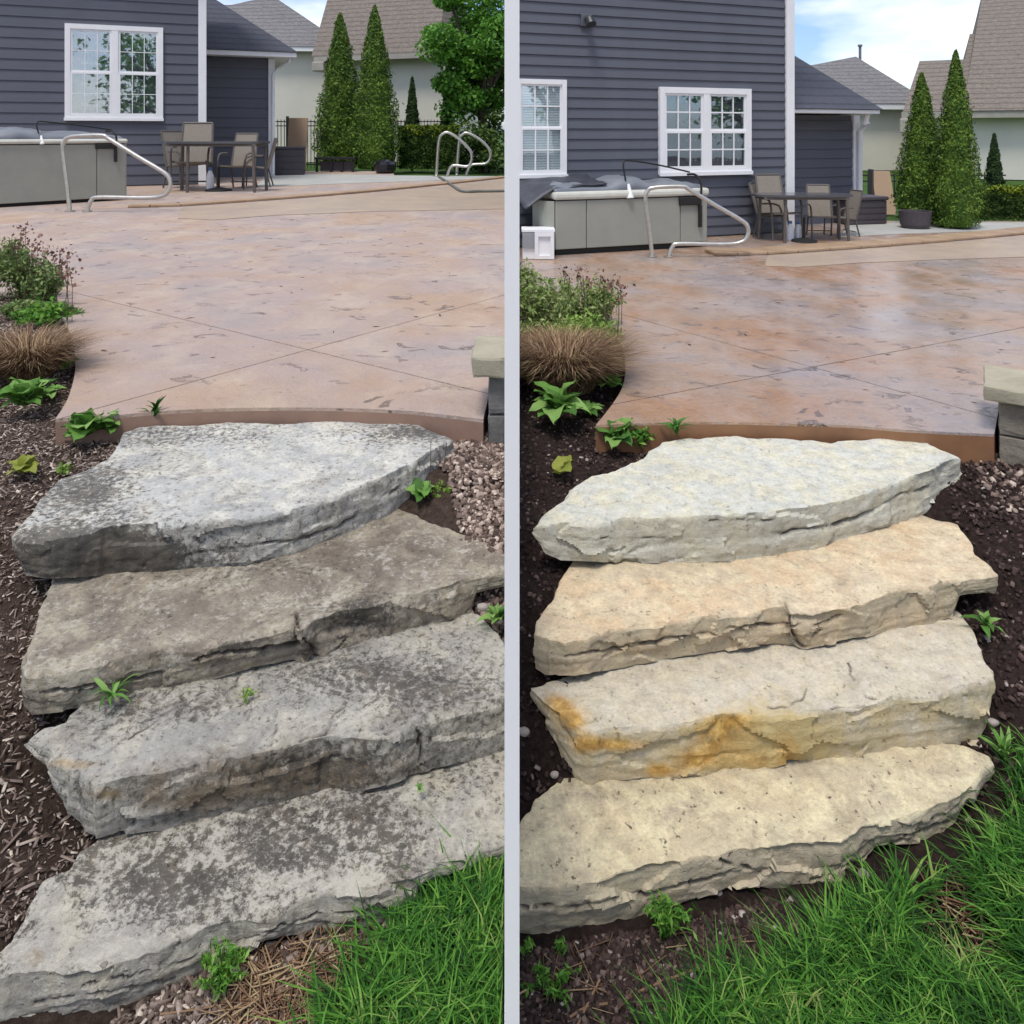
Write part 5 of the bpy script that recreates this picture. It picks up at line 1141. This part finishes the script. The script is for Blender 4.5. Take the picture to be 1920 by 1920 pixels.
weed(RP, 1245, 1765, None, 120, 80, 330, 'fine-leafed weed under the bottom clean step', M_wd, 4, 9)
weed(RP, 1035, 1860, None, 120, 44, 200, 'sparse creeping weed in dark soil at the lower left of the right yard', M_wd, 3, 8)
weed(RP, 985, 1800, None, 40, 40, 60, 'small weed under the left end of the bottom clean step', M_wd, 4, 8)
weed(RP, 1050, 1790, None, 40, 36, 50, 'tiny sprout in dark soil below the bottom clean step', M_wd, 4, 7)
weed(LP, 88, 618, 1.03, 130, 56, 700, 'low green trailing growth over the curved edge of the dry patio', M_wd, 2.4, 6)
weed(RP, 1085, 668, 1.03, 180, 84, 1000, 'low green trailing growth over the curved edge of the wet patio', M_wdY, 3, 6)
# dry seed stalks beside the top left step
st = W(LP, 800, 950, 1.17); s = st.y/F
rt = empty('dry_stalks', st, 'two thin dark dry stalks rising beside the top left step', 'stalks')
for (x0, x1, y1) in ((800, 808, 826), (815, 838, 830)):
    a = W(LP, x0, 950, 1.17); b_ = D(x1, y1, a.y); mb = MB(); mb.tube(smoothpath([a, a.lerp(b_, .5)+Vector((.004, 0, 0)), b_], 4), .0011, 5); mb.mk('stalk', M_bark, rt)

# blades (grass, dead grass, shrub)
def blades(pts, length, width, lean, rng, droop=.5, dirs=None, segs=3):
    n = len(pts); pts = np.asarray(pts); Lh = length*rng.uniform(.45, 1.25, n); a = rng.uniform(0, 2*math.pi, n) if dirs is None else dirs
    dx, dy = np.cos(a), np.sin(a); tl = lean*rng.uniform(.2, 1.6, n); wd = width*rng.uniform(.6, 1.3, n)
    sx, sy = -dy, dx; rows = []
    for k in range(segs+1):
        t = k/segs; out_ = Lh*(np.sin(tl)*t+droop*t*t*rng.uniform(.5, 1.3, n)*.5); up = Lh*(np.cos(tl)*t-droop*.45*t**2.6)
        c = np.stack([pts[:, 0]+dx*out_, pts[:, 1]+dy*out_, pts[:, 2]+np.maximum(up, 0)], 1); hw = wd*(1-t**1.6)*.5+1e-5
        o_ = np.stack([sx*hw, sy*hw, np.zeros(n)], 1)
        rows += [c-o_, c+o_]
    V = np.stack(rows, 1).reshape(-1, 3); m = 2*(segs+1); Fc = []
    b = np.arange(n)*m
    for k in range(segs): Fc.append(np.stack([b+2*k, b+2*k+1, b+2*k+3, b+2*k+2], 1))
    return V, np.concatenate(Fc)
def inpoly(x, y, poly):
    c = np.zeros(len(x), bool); n = len(poly)
    for i in range(n):
        x0, y0 = poly[i]; x1, y1 = poly[(i+1) % n]
        k = ((y0 > y) != (y1 > y)) & (x < (x1-x0)*(y-y0)/(y1-y0+1e-9)+x0); c ^= k
    return c
def scatter_world(P, poly, n, rng):
    """uniform over the ground inside an outline given in the picture"""
    W_ = np.array([tuple(W(P, x, y, 1.44))[:2] for x, y in poly]); 
    if P.k == 'L': W_[:, 0] = np.minimum(W_[:, 0], -.02)
    else: W_[:, 0] = np.maximum(W_[:, 0], .02)
    lo, hi = W_.min(0), W_.max(0); pts = rng.uniform(lo, hi, (n*3, 2)); pts = pts[inpoly(pts[:, 0], pts[:, 1], [tuple(q) for q in W_])][:n]
    return np.column_stack([pts, ground_z(P, pts[:, 0], pts[:, 1])])
def grassmat(name, stops, ro=.5):
    return foliage(name, stops, 9, ro, .35)
M_gr = grassmat('grass_blade', [(.22, (.010, .040, .007)), (.42, (.030, .115, .013)), (.60, (.075, .23, .024)), (.74, (.16, .35, .05)), (.84, (.30, .38, .11)), (.90, (.42, .34, .18))], .75)
M_dead = foliage('dead_grass', [(.15, (.05, .028, .016)), (.4, (.16, .09, .05)), (.6, (.30, .19, .11)), (.8, (.46, .36, .20)), (.95, (.25, .30, .10))], 6, .8, .15)
rg = np.random.default_rng(44)
gp = scatter_world(LP, [(560, 2060), (610, 1970), (660, 1910), (705, 1840), (740, 1780), (810, 1720), (880, 1670), (950, 1640), (957, 2600), (560, 2600)], 10000, rg)
gp = gp[[noise.noise((a*5, b_*5, 1))+noise.noise((a*19, b_*19, 1))*.6 > -.30 for a, b_, _ in gp]]
V, Fc = blades(gp, .115, .0052, .5, rg, .9); V[:, 0] = np.minimum(V[:, 0], -.014); mk('grass', V, Fc, M_gr, kind='stuff', label='thick green grass in the lower right of the left yard', cat='grass')
rg = np.random.default_rng(45)
gp = scatter_world(RP, [(1210, 2080), (1235, 1960), (1300, 1895), (1390, 1845), (1490, 1825), (1550, 1750), (1650, 1710), (1700, 1670), (1780, 1655), (1840, 1630), (1890, 1610), (2400, 1570), (2400, 2600), (1210, 2600)], 30000, rg)
gp = gp[[noise.noise((a*4, b_*4, 1))+noise.noise((a*15, b_*15, 1))*.6 > -.30 for a, b_, _ in gp]]
V, Fc = blades(gp, .155, .0072, .5, rg, .9); V[:, 0] = np.maximum(V[:, 0], .014); mk('grass', V, Fc, M_gr, kind='stuff', label='thick green grass below the bottom clean step', cat='grass')
rg = np.random.default_rng(46)
gp = scatter_world(RP, [(1900, 1470), (1960, 1450), (2300, 1400), (2400, 1520), (1890, 1560)], 1300, rg)
V, Fc = blades(gp, .12, .006, .5, rg, .9); mk('grass', V, Fc, M_gr, kind='stuff', label='sparse grass at the right edge beside the third clean step', cat='grass')
# dead stems and straw
def straw(P, poly, n, length, label, seed, wd=.003):
    r = np.random.default_rng(seed); p = scatter_world(P, poly, n, r); k = len(p); a = r.uniform(0, math.pi, k); Lh = length*r.uniform(.3, 1.3, k); w_ = wd*r.uniform(.5, 1.3, k)
    d = np.stack([np.cos(a), np.sin(a), r.normal(size=k)*.12], 1)*Lh[:, None]*.5; s_ = np.stack([-np.sin(a), np.cos(a), np.zeros(k)], 1)*w_[:, None]*.5; u = np.array([0, 0, 1])*w_[:, None]*.6
    p[:, 2] += .006+r.random(k)*.012
    V = np.stack([p-d-s_, p-d+s_, p-d+u, p+d-s_, p+d+s_, p+d+u], 1).reshape(-1, 3); b = np.arange(k)*6
    Fq = np.concatenate([np.stack([b+i, b+(i+1) % 3, b+3+(i+1) % 3, b+3+i], 1) for i in range(3)])
    mk('straw', V, Fq, M_dead, kind='stuff', label=label, cat='straw')
straw(LP, [(420, 1900), (480, 1780), (680, 1760), (690, 1850), (560, 1930)], 420, .10, 'dry straw lying before the bottom left step', 5)
straw(RP, [(975, 1900), (980, 1770), (1300, 1720), (1500, 1700), (1450, 1800), (1100, 1930)], 60, .10, 'scattered dry straw on dark soil before the bottom clean step', 6)
straw(RP, [(1250, 1900), (1500, 1780), (1750, 1640), (1950, 1600), (1950, 2000), (1250, 2000)], 500, .12, 'dead thatch lying in the thick grass of the right yard', 8, .004)
straw(LP, [(640, 1920), (740, 1800), (957, 1660), (957, 1990), (640, 1990)], 200, .09, 'dead thatch lying in the thick grass of the left yard', 9)
def twig(P, pts, r, label):
    q = [W(P, x, y, 1.445) for x, y in pts]
    for p in q: p.z = float(ground_z(P, p.x, p.y))+.012
    mb = MB(); mb.tube(smoothpath(q, 3), r, 6); mb.mk('twig', M_dead, origin=q[0], label=label, cat='twig')
twig(RP, [(1068, 1880), (1100, 1862), (1150, 1855)], .0028, 'pale dry twig lying at the lower left of the right yard')
twig(RP, [(1080, 1900), (1105, 1850), (1125, 1815)], .0028, 'pale forked dry twig standing across another, right yard')
twig(RP, [(1180, 1845), (1250, 1815), (1365, 1772)], .0028, 'long thin dry stem lying across the soil and grass, right yard')
twig(LP, [(300, 1900), (420, 1880), (560, 1835)], .0015, 'long pale dry stem in front of the bottom left step')

# mulch chips
def chips(P, poly, n, size, m_, label, seed, asp=(1.5, 5), flat=.35, hmax=.012):
    r = np.random.default_rng(seed); p = scatter_world(P, poly, n, r); k = len(p)
    a = r.uniform(0, 2*math.pi, k); L_ = size*r.uniform(.4, 1.5, k)**1.3; w_ = L_/r.uniform(*asp, k); t_ = np.minimum(w_*flat*2, L_*.5)*r.uniform(.5, 1.3, k); tl = r.normal(size=k)*.35
    d = np.stack([np.cos(a)*np.cos(tl), np.sin(a)*np.cos(tl), np.sin(tl)], 1)*L_[:, None]*.5
    s_ = np.stack([-np.sin(a), np.cos(a), r.normal(size=k)*.3], 1)*w_[:, None]*.5; u = np.cross(d, s_); u /= np.linalg.norm(u, axis=1)[:, None]; u *= t_[:, None]*.5
    p[:, 2] += r.random(k)*hmax
    V = np.stack([p-d*.9-s_-u, p+d-s_*.5-u, p+d*.85+s_-u, p-d+s_*.6-u, p-d*.8-s_*.8+u, p+d*.9-s_*.4+u, p+d*.7+s_*.8+u, p-d*.9+s_*.5+u], 1).reshape(-1, 3); b = np.arange(k)*8
    Fq = np.concatenate([np.stack([b+i for i in f], 1) for f in ([4, 5, 6, 7], [0, 1, 5, 4], [1, 2, 6, 5], [2, 3, 7, 6], [3, 0, 4, 7])])
    mk('mulch_chips', V, Fq, m_, kind='stuff', label=label, cat='mulch')
def chipmat(name, stops, ro=.85):
    m, t, b = mat(name); g = N(t, 'ShaderNodeNewGeometry'); col = ramp(t, g.outputs['Random Per Island'], stops).outputs[0]
    col = mix(t, .5, col, ramp(t, noi(t, 150, 3).outputs['Fac'], [(.3, .5), (.7, 1.2)]).outputs[0], 'MULTIPLY')
    t.links.new(col, b.inputs['Base Color']); b.inputs['Roughness'].default_value = ro; b.inputs['Specular IOR Level'].default_value = .2; return m
M_chL = chipmat('chip_weathered', [(0, (.045, .030, .024)), (.4, (.13, .092, .074)), (.75, (.26, .205, .175)), (.92, (.46, .39, .33)), (1, (.62, .53, .43))])
M_chR = chipmat('chip_dark', [(0, (.018, .011, .010)), (.6, (.05, .032, .028)), (.9, (.10, .066, .056)), (.985, (.20, .15, .13)), (1, (.45, .40, .36))])
M_chG = chipmat('chip_coarse', [(0, (.06, .042, .034)), (.4, (.17, .12, .10)), (.8, (.36, .28, .23)), (1, (.60, .50, .42))])
polyL = [(-40, 700), (110, 640), (150, 700), (110, 800), (230, 800), (300, 900), (300, 1400), (300, 1560), (100, 1750), (-40, 1800)]
chips(LP, polyL, 52000, .011, M_chL, 'weathered shredded bark mulch left of the dirty steps', 1, (2, 6), .22)
chips(LP, [(-500, 600), (-40, 620), (-40, 1800), (-500, 1800)], 12000, .02, M_chL, 'weathered bark mulch further left of the dirty steps', 12, (2, 6), .22)
chips(LP, polyL, 2200, .030, M_chL, 'long bark slivers scattered over the mulch left of the dirty steps', 2, (6, 14))
chips(LP, [(770, 830), (957, 835), (957, 1300), (880, 1250), (840, 1080), (760, 1000)], 9000, .013, M_chG, 'coarse pale brown chips right of the top left step', 3, (1.2, 2.2), .5)
chips(LP, [(100, 2050), (220, 1890), (470, 1770), (700, 1740), (957, 1560), (957, 2000)], 9000, .013, M_chL, 'dark bark mulch before the bottom left step', 4)
polyR = [(962, 560), (1150, 600), (1180, 690), (1120, 800), (1260, 800), (1300, 1000), (1250, 1600), (962, 1620)]
chips(RP, polyR, 16000, .012, M_chR, 'dark crumbly soil and mulch left of the clean steps', 5, (1, 2), .5)
chips(RP, [(1770, 850), (2300, 860), (2300, 1560), (1800, 1540), (1780, 1200)], 12000, .014, M_chR, 'dark crumbly soil and mulch right of the clean steps', 6, (1, 2.2), .5)
chips(RP, [(1780, 850), (2100, 860), (2100, 1150), (1850, 1150)], 2500, .018, M_chG, 'brown bark chips by the right end of the top clean step', 7, (1.2, 2.5), .5)
chips(RP, [(962, 1960), (962, 1760), (1500, 1660), (1560, 1800), (1100, 1960)], 9000, .012, M_chR, 'dark damp soil crumbs before the bottom clean step', 8, (1, 2), .5)
def litter(P, poly, n, size, label, seed):
    r = np.random.default_rng(seed); q = np.array([tuple(W(P, x, y))[:2] for x, y in poly]); lo, hi = q.min(0), q.max(0)
    p = r.uniform(lo, hi, (n*2, 2)); p = p[inpoly(p[:, 0], p[:, 1], [tuple(v) for v in q])][:n]; p = p[[noise.noise((a*1.3, b_*1.3, seed)) > -.15 for a, b_ in p]]; k = len(p)
    a = r.uniform(0, 6.283, k); L_ = size*r.uniform(.3, 1.4, k)**1.5; w_ = np.minimum(L_*.5, L_/r.uniform(2, 9, k)); d = np.stack([np.cos(a), np.sin(a), 0*a], 1)*L_[:, None]*.5; s_ = np.stack([-np.sin(a), np.cos(a), 0*a], 1)*w_[:, None]*.5
    c = np.column_stack([p, np.full(k, P.zp+.0015)]); u = np.array([0, 0, .004])
    V = np.stack([c-d, c-s_, c+d, c+s_, c+u*r.random((k, 1))], 1).reshape(-1, 3); b = np.arange(k)*5
    Fq = np.concatenate([np.stack([b+i, b+(i+1) % 4, b+4], 1) for i in range(4)]); mk('leaf_litter', V, Fq, M_lit, kind='stuff', label=label, cat='litter')
M_lit = chipmat('litter_dark', [(0, (.04, .028, .02)), (.6, (.11, .075, .05)), (1, (.25, .17, .10))])
litter(LP, [(170, 720), (160, 560), (120, 440), (900, 400), (940, 640), (880, 760), (300, 750)], 110, .034, 'small dark leaf bits and twigs scattered on the dry patio', 3)
litter(RP, [(1200, 760), (1190, 600), (1200, 500), (1890, 470), (1900, 680), (1830, 780), (1300, 770)], 90, .038, 'small dark leaf bits scattered on the wet patio', 4)
# pebbles
M_peb = simple('pebble', (.33, .28, .245), (.22, .19, .165), 30, .7, .3, 80)
def pebble(P, x, y, wpx, label):
    p = W(P, x, y, 1.2)
    for _ in range(12):
        z = float(ground_z(P, p.x, p.y)); p = W(P, x, y, (C-z)/P.hp)
    s = wpx*.5*p.y/F; bm = bmesh.new(); bmesh.ops.create_icosphere(bm, subdivisions=2, radius=1)
    for v in bm.verts: v.co = Vector((v.co.x*s, v.co.y*s*.8, v.co.z*s*.62))*(1+.25*noise.noise(v.co*1.3+Vector((x, y, 0))))+p+Vector((0, 0, s*.35))
    bm.verts.index_update(); mk('pebble', [v.co.copy() for v in bm.verts], [[v.index for v in f.verts] for f in bm.faces], M_peb, origin=p, smooth=True, label=label, cat='pebble', group='pale pebbles'); bm.free()
for a in [(RP, 1863, 1358, 20, 'pale pebble in the soil right of the third clean step'), (RP, 982, 1376, 22, 'pale pebble in the soil left of the third clean step'), (RP, 1040, 1455, 16, 'pebble below the left corner of the third clean step'),
          (RP, 1620, 1643, 24, 'pinkish pebble under the bottom clean step at the edge of the grass'), (RP, 1348, 1676, 14, 'small pebble in the hollow under the bottom clean step'), (RP, 1376, 1728, 22, 'brown pebble at the edge of the grass in the hollow of dark soil'),
          (LP, 228, 846, 20, 'white stone chip at the back corner of the top left step'), (LP, 905, 1142, 22, 'pale stone in the notch right of the second left step'), (LP, 316, 1152, 9, 'tiny white pebble lying on the second left step')]: pebble(*a)
bpy.data.objects['pebble.008'].location = W(LP, 316, 1152, 1.17)

# shrubs at the left of each patio
M_shrub = foliage('shrub_leaf', [(.2, (.035, .075, .018)), (.5, (.12, .20, .05)), (.8, (.34, .40, .16))], 6, .55, .3)
M_shrubY = foliage('shrub_leaf_pale', [(.2, (.07, .12, .03)), (.5, (.22, .32, .08)), (.8, (.46, .52, .22))], 6, .55, .3)
M_flow = chipmat('dried_flower', [(0, (.10, .05, .04)), (.6, (.24, .13, .10)), (1, (.42, .28, .22))])
def shrub(P, parts, label, seed, flowers, glabel):
    r = np.random.default_rng(seed); x0, y0, _, _ = parts[0]
    c0 = W(P, x0, y0, 1.02); rt = empty('flowering_shrub', c0, label, 'shrub')
    tw = MB(); lp = []; rd = random.Random(seed)
    for (x, y, rx, ry) in parts:
        c = W(P, x, y+ry*1.15, 1.02); sc = c.y/F
        for k in range(int(rx*1.1)):
            a = rd.uniform(0, 6.283); q = rd.random()**.5; b0 = c+Vector((rd.gauss(0, .3)*rx*sc, rd.gauss(0, .25)*rx*.5*sc, 0))
            e = c+Vector((math.cos(a)*q*rx*1.1*sc, math.sin(a)*q*rx*.6*sc, (1.0+.9*math.sqrt(max(0, 1-q*q))*rd.uniform(.3, 1.2))*ry*sc))
            if P.k == 'L': b0.x = min(b0.x, -.03); e.x = min(e.x, -.03)
            else: b0.x = max(b0.x, .03); e.x = max(e.x, .03)
            cc = smoothpath([b0, b0.lerp(e, .5)+Vector((0, 0, .12*ry*sc)), e], 4); tw.tube(cc, .0011*P.hp, 4, False)
            for g in range(26): z = cc[min(len(cc)-1, int(rd.random()**.55*len(cc)))]; lp.append(np.array(z)+r.normal(size=3)*4.0*sc)
    tw.mk('twigs', M_dead, rt, kind='stuff')
    lp = np.array(lp); lp[:, 0] = np.minimum(lp[:, 0], -.02) if P.k == 'L' else np.maximum(lp[:, 0], .02)
    V, Fc = leafcloud(lp, 4.4*c0.y/F, 2.6, np.array([0, -.3, .6]), 1.0, r); mk('leaves', V, Fc, M_shrub if P.k == 'L' else M_shrubY, rt, kind='stuff')
    st = MB(); fl = []
    for (x, y) in flowers:
        c = W(P, x+r.uniform(-30, 10), y+110, 1.02); t = D(x, y, c.y-.05*P.hp); st.tube([c, c.lerp(t, .6)+Vector((.01, 0, .01)), t], .0016*P.hp, 5)
        for k in range(16): fl.append(np.array(t)+r.normal(size=3)*9*c.y/F*np.array([1, 1, .8]))
    st.mk('stems', M_bark, rt, kind='stuff')
    V, Fc = leafcloud(np.array(fl), 3.0*c0.y/F, 1.3, None, 1, r); mk('dried_flowers', V, Fc, M_flow, rt, kind='stuff')
shrub(LP, [(50, 510, 62, 48), (85, 535, 34, 40), (15, 480, 40, 40), (60, 580, 55, 16), (115, 586, 30, 8), (-60, 500, 80, 60)], 'green shrub with dried brown flower heads left of the dry patio', 61,
      [(40, 432), (48, 425), (30, 445), (28, 460), (85, 465), (80, 475), (100, 480), (118, 485), (125, 478), (112, 470), (128, 512), (130, 500), (70, 455), (65, 462), (122, 520)], '')
shrub(RP, [(1080, 560, 80, 48), (1010, 570, 60, 60), (985, 520, 26, 32), (1120, 570, 44, 42), (1040, 620, 80, 26), (1130, 625, 34, 20)], 'green shrub with dried brown flower heads left of the wet patio', 62,
      [(1060, 510), (1068, 518), (1085, 505), (1093, 515), (1130, 522), (1125, 530), (1150, 528), (1158, 540), (1160, 555), (1100, 530), (1162, 530), (1140, 545)], '')
def deadgrass(P, x, y, rx, hpx, n, label, seed):
    r = np.random.default_rng(seed); c = W(P, x, y, 1.05); s = c.y/F
    a = r.uniform(0, 2*math.pi, n); q = np.sqrt(r.random(n))*.75
    p = np.stack([c.x+np.cos(a)*q*rx*s, c.y+np.sin(a)*q*rx*s*.6, np.full(n, c.z-.01)], 1)
    p[:, 0] = np.minimum(p[:, 0], -.02) if P.k == 'L' else np.maximum(p[:, 0], .05)
    V, Fc = blades(p, hpx*1.15*s, 2.2*s, .34, r, .9, a+r.normal(size=n)*.5, 5)
    if P.k == 'R': V[:, 0] = np.maximum(V[:, 0], .012)
    rt = empty('dead_grass_clump', c, label, 'ornamental grass', 'brown grass clumps'); mk('blades', V, Fc, M_dead, rt)
deadgrass(LP, 52, 716, 46, 116, 3600, 'brown dried grass clump hanging over the dry patio edge', 71)
deadgrass(RP, 1055, 728, 78, 124, 5600, 'brown dried grass clump beside the curved edge of the wet patio', 72)
for P, n_ in ((LP, 3), (RP, 4)): pass
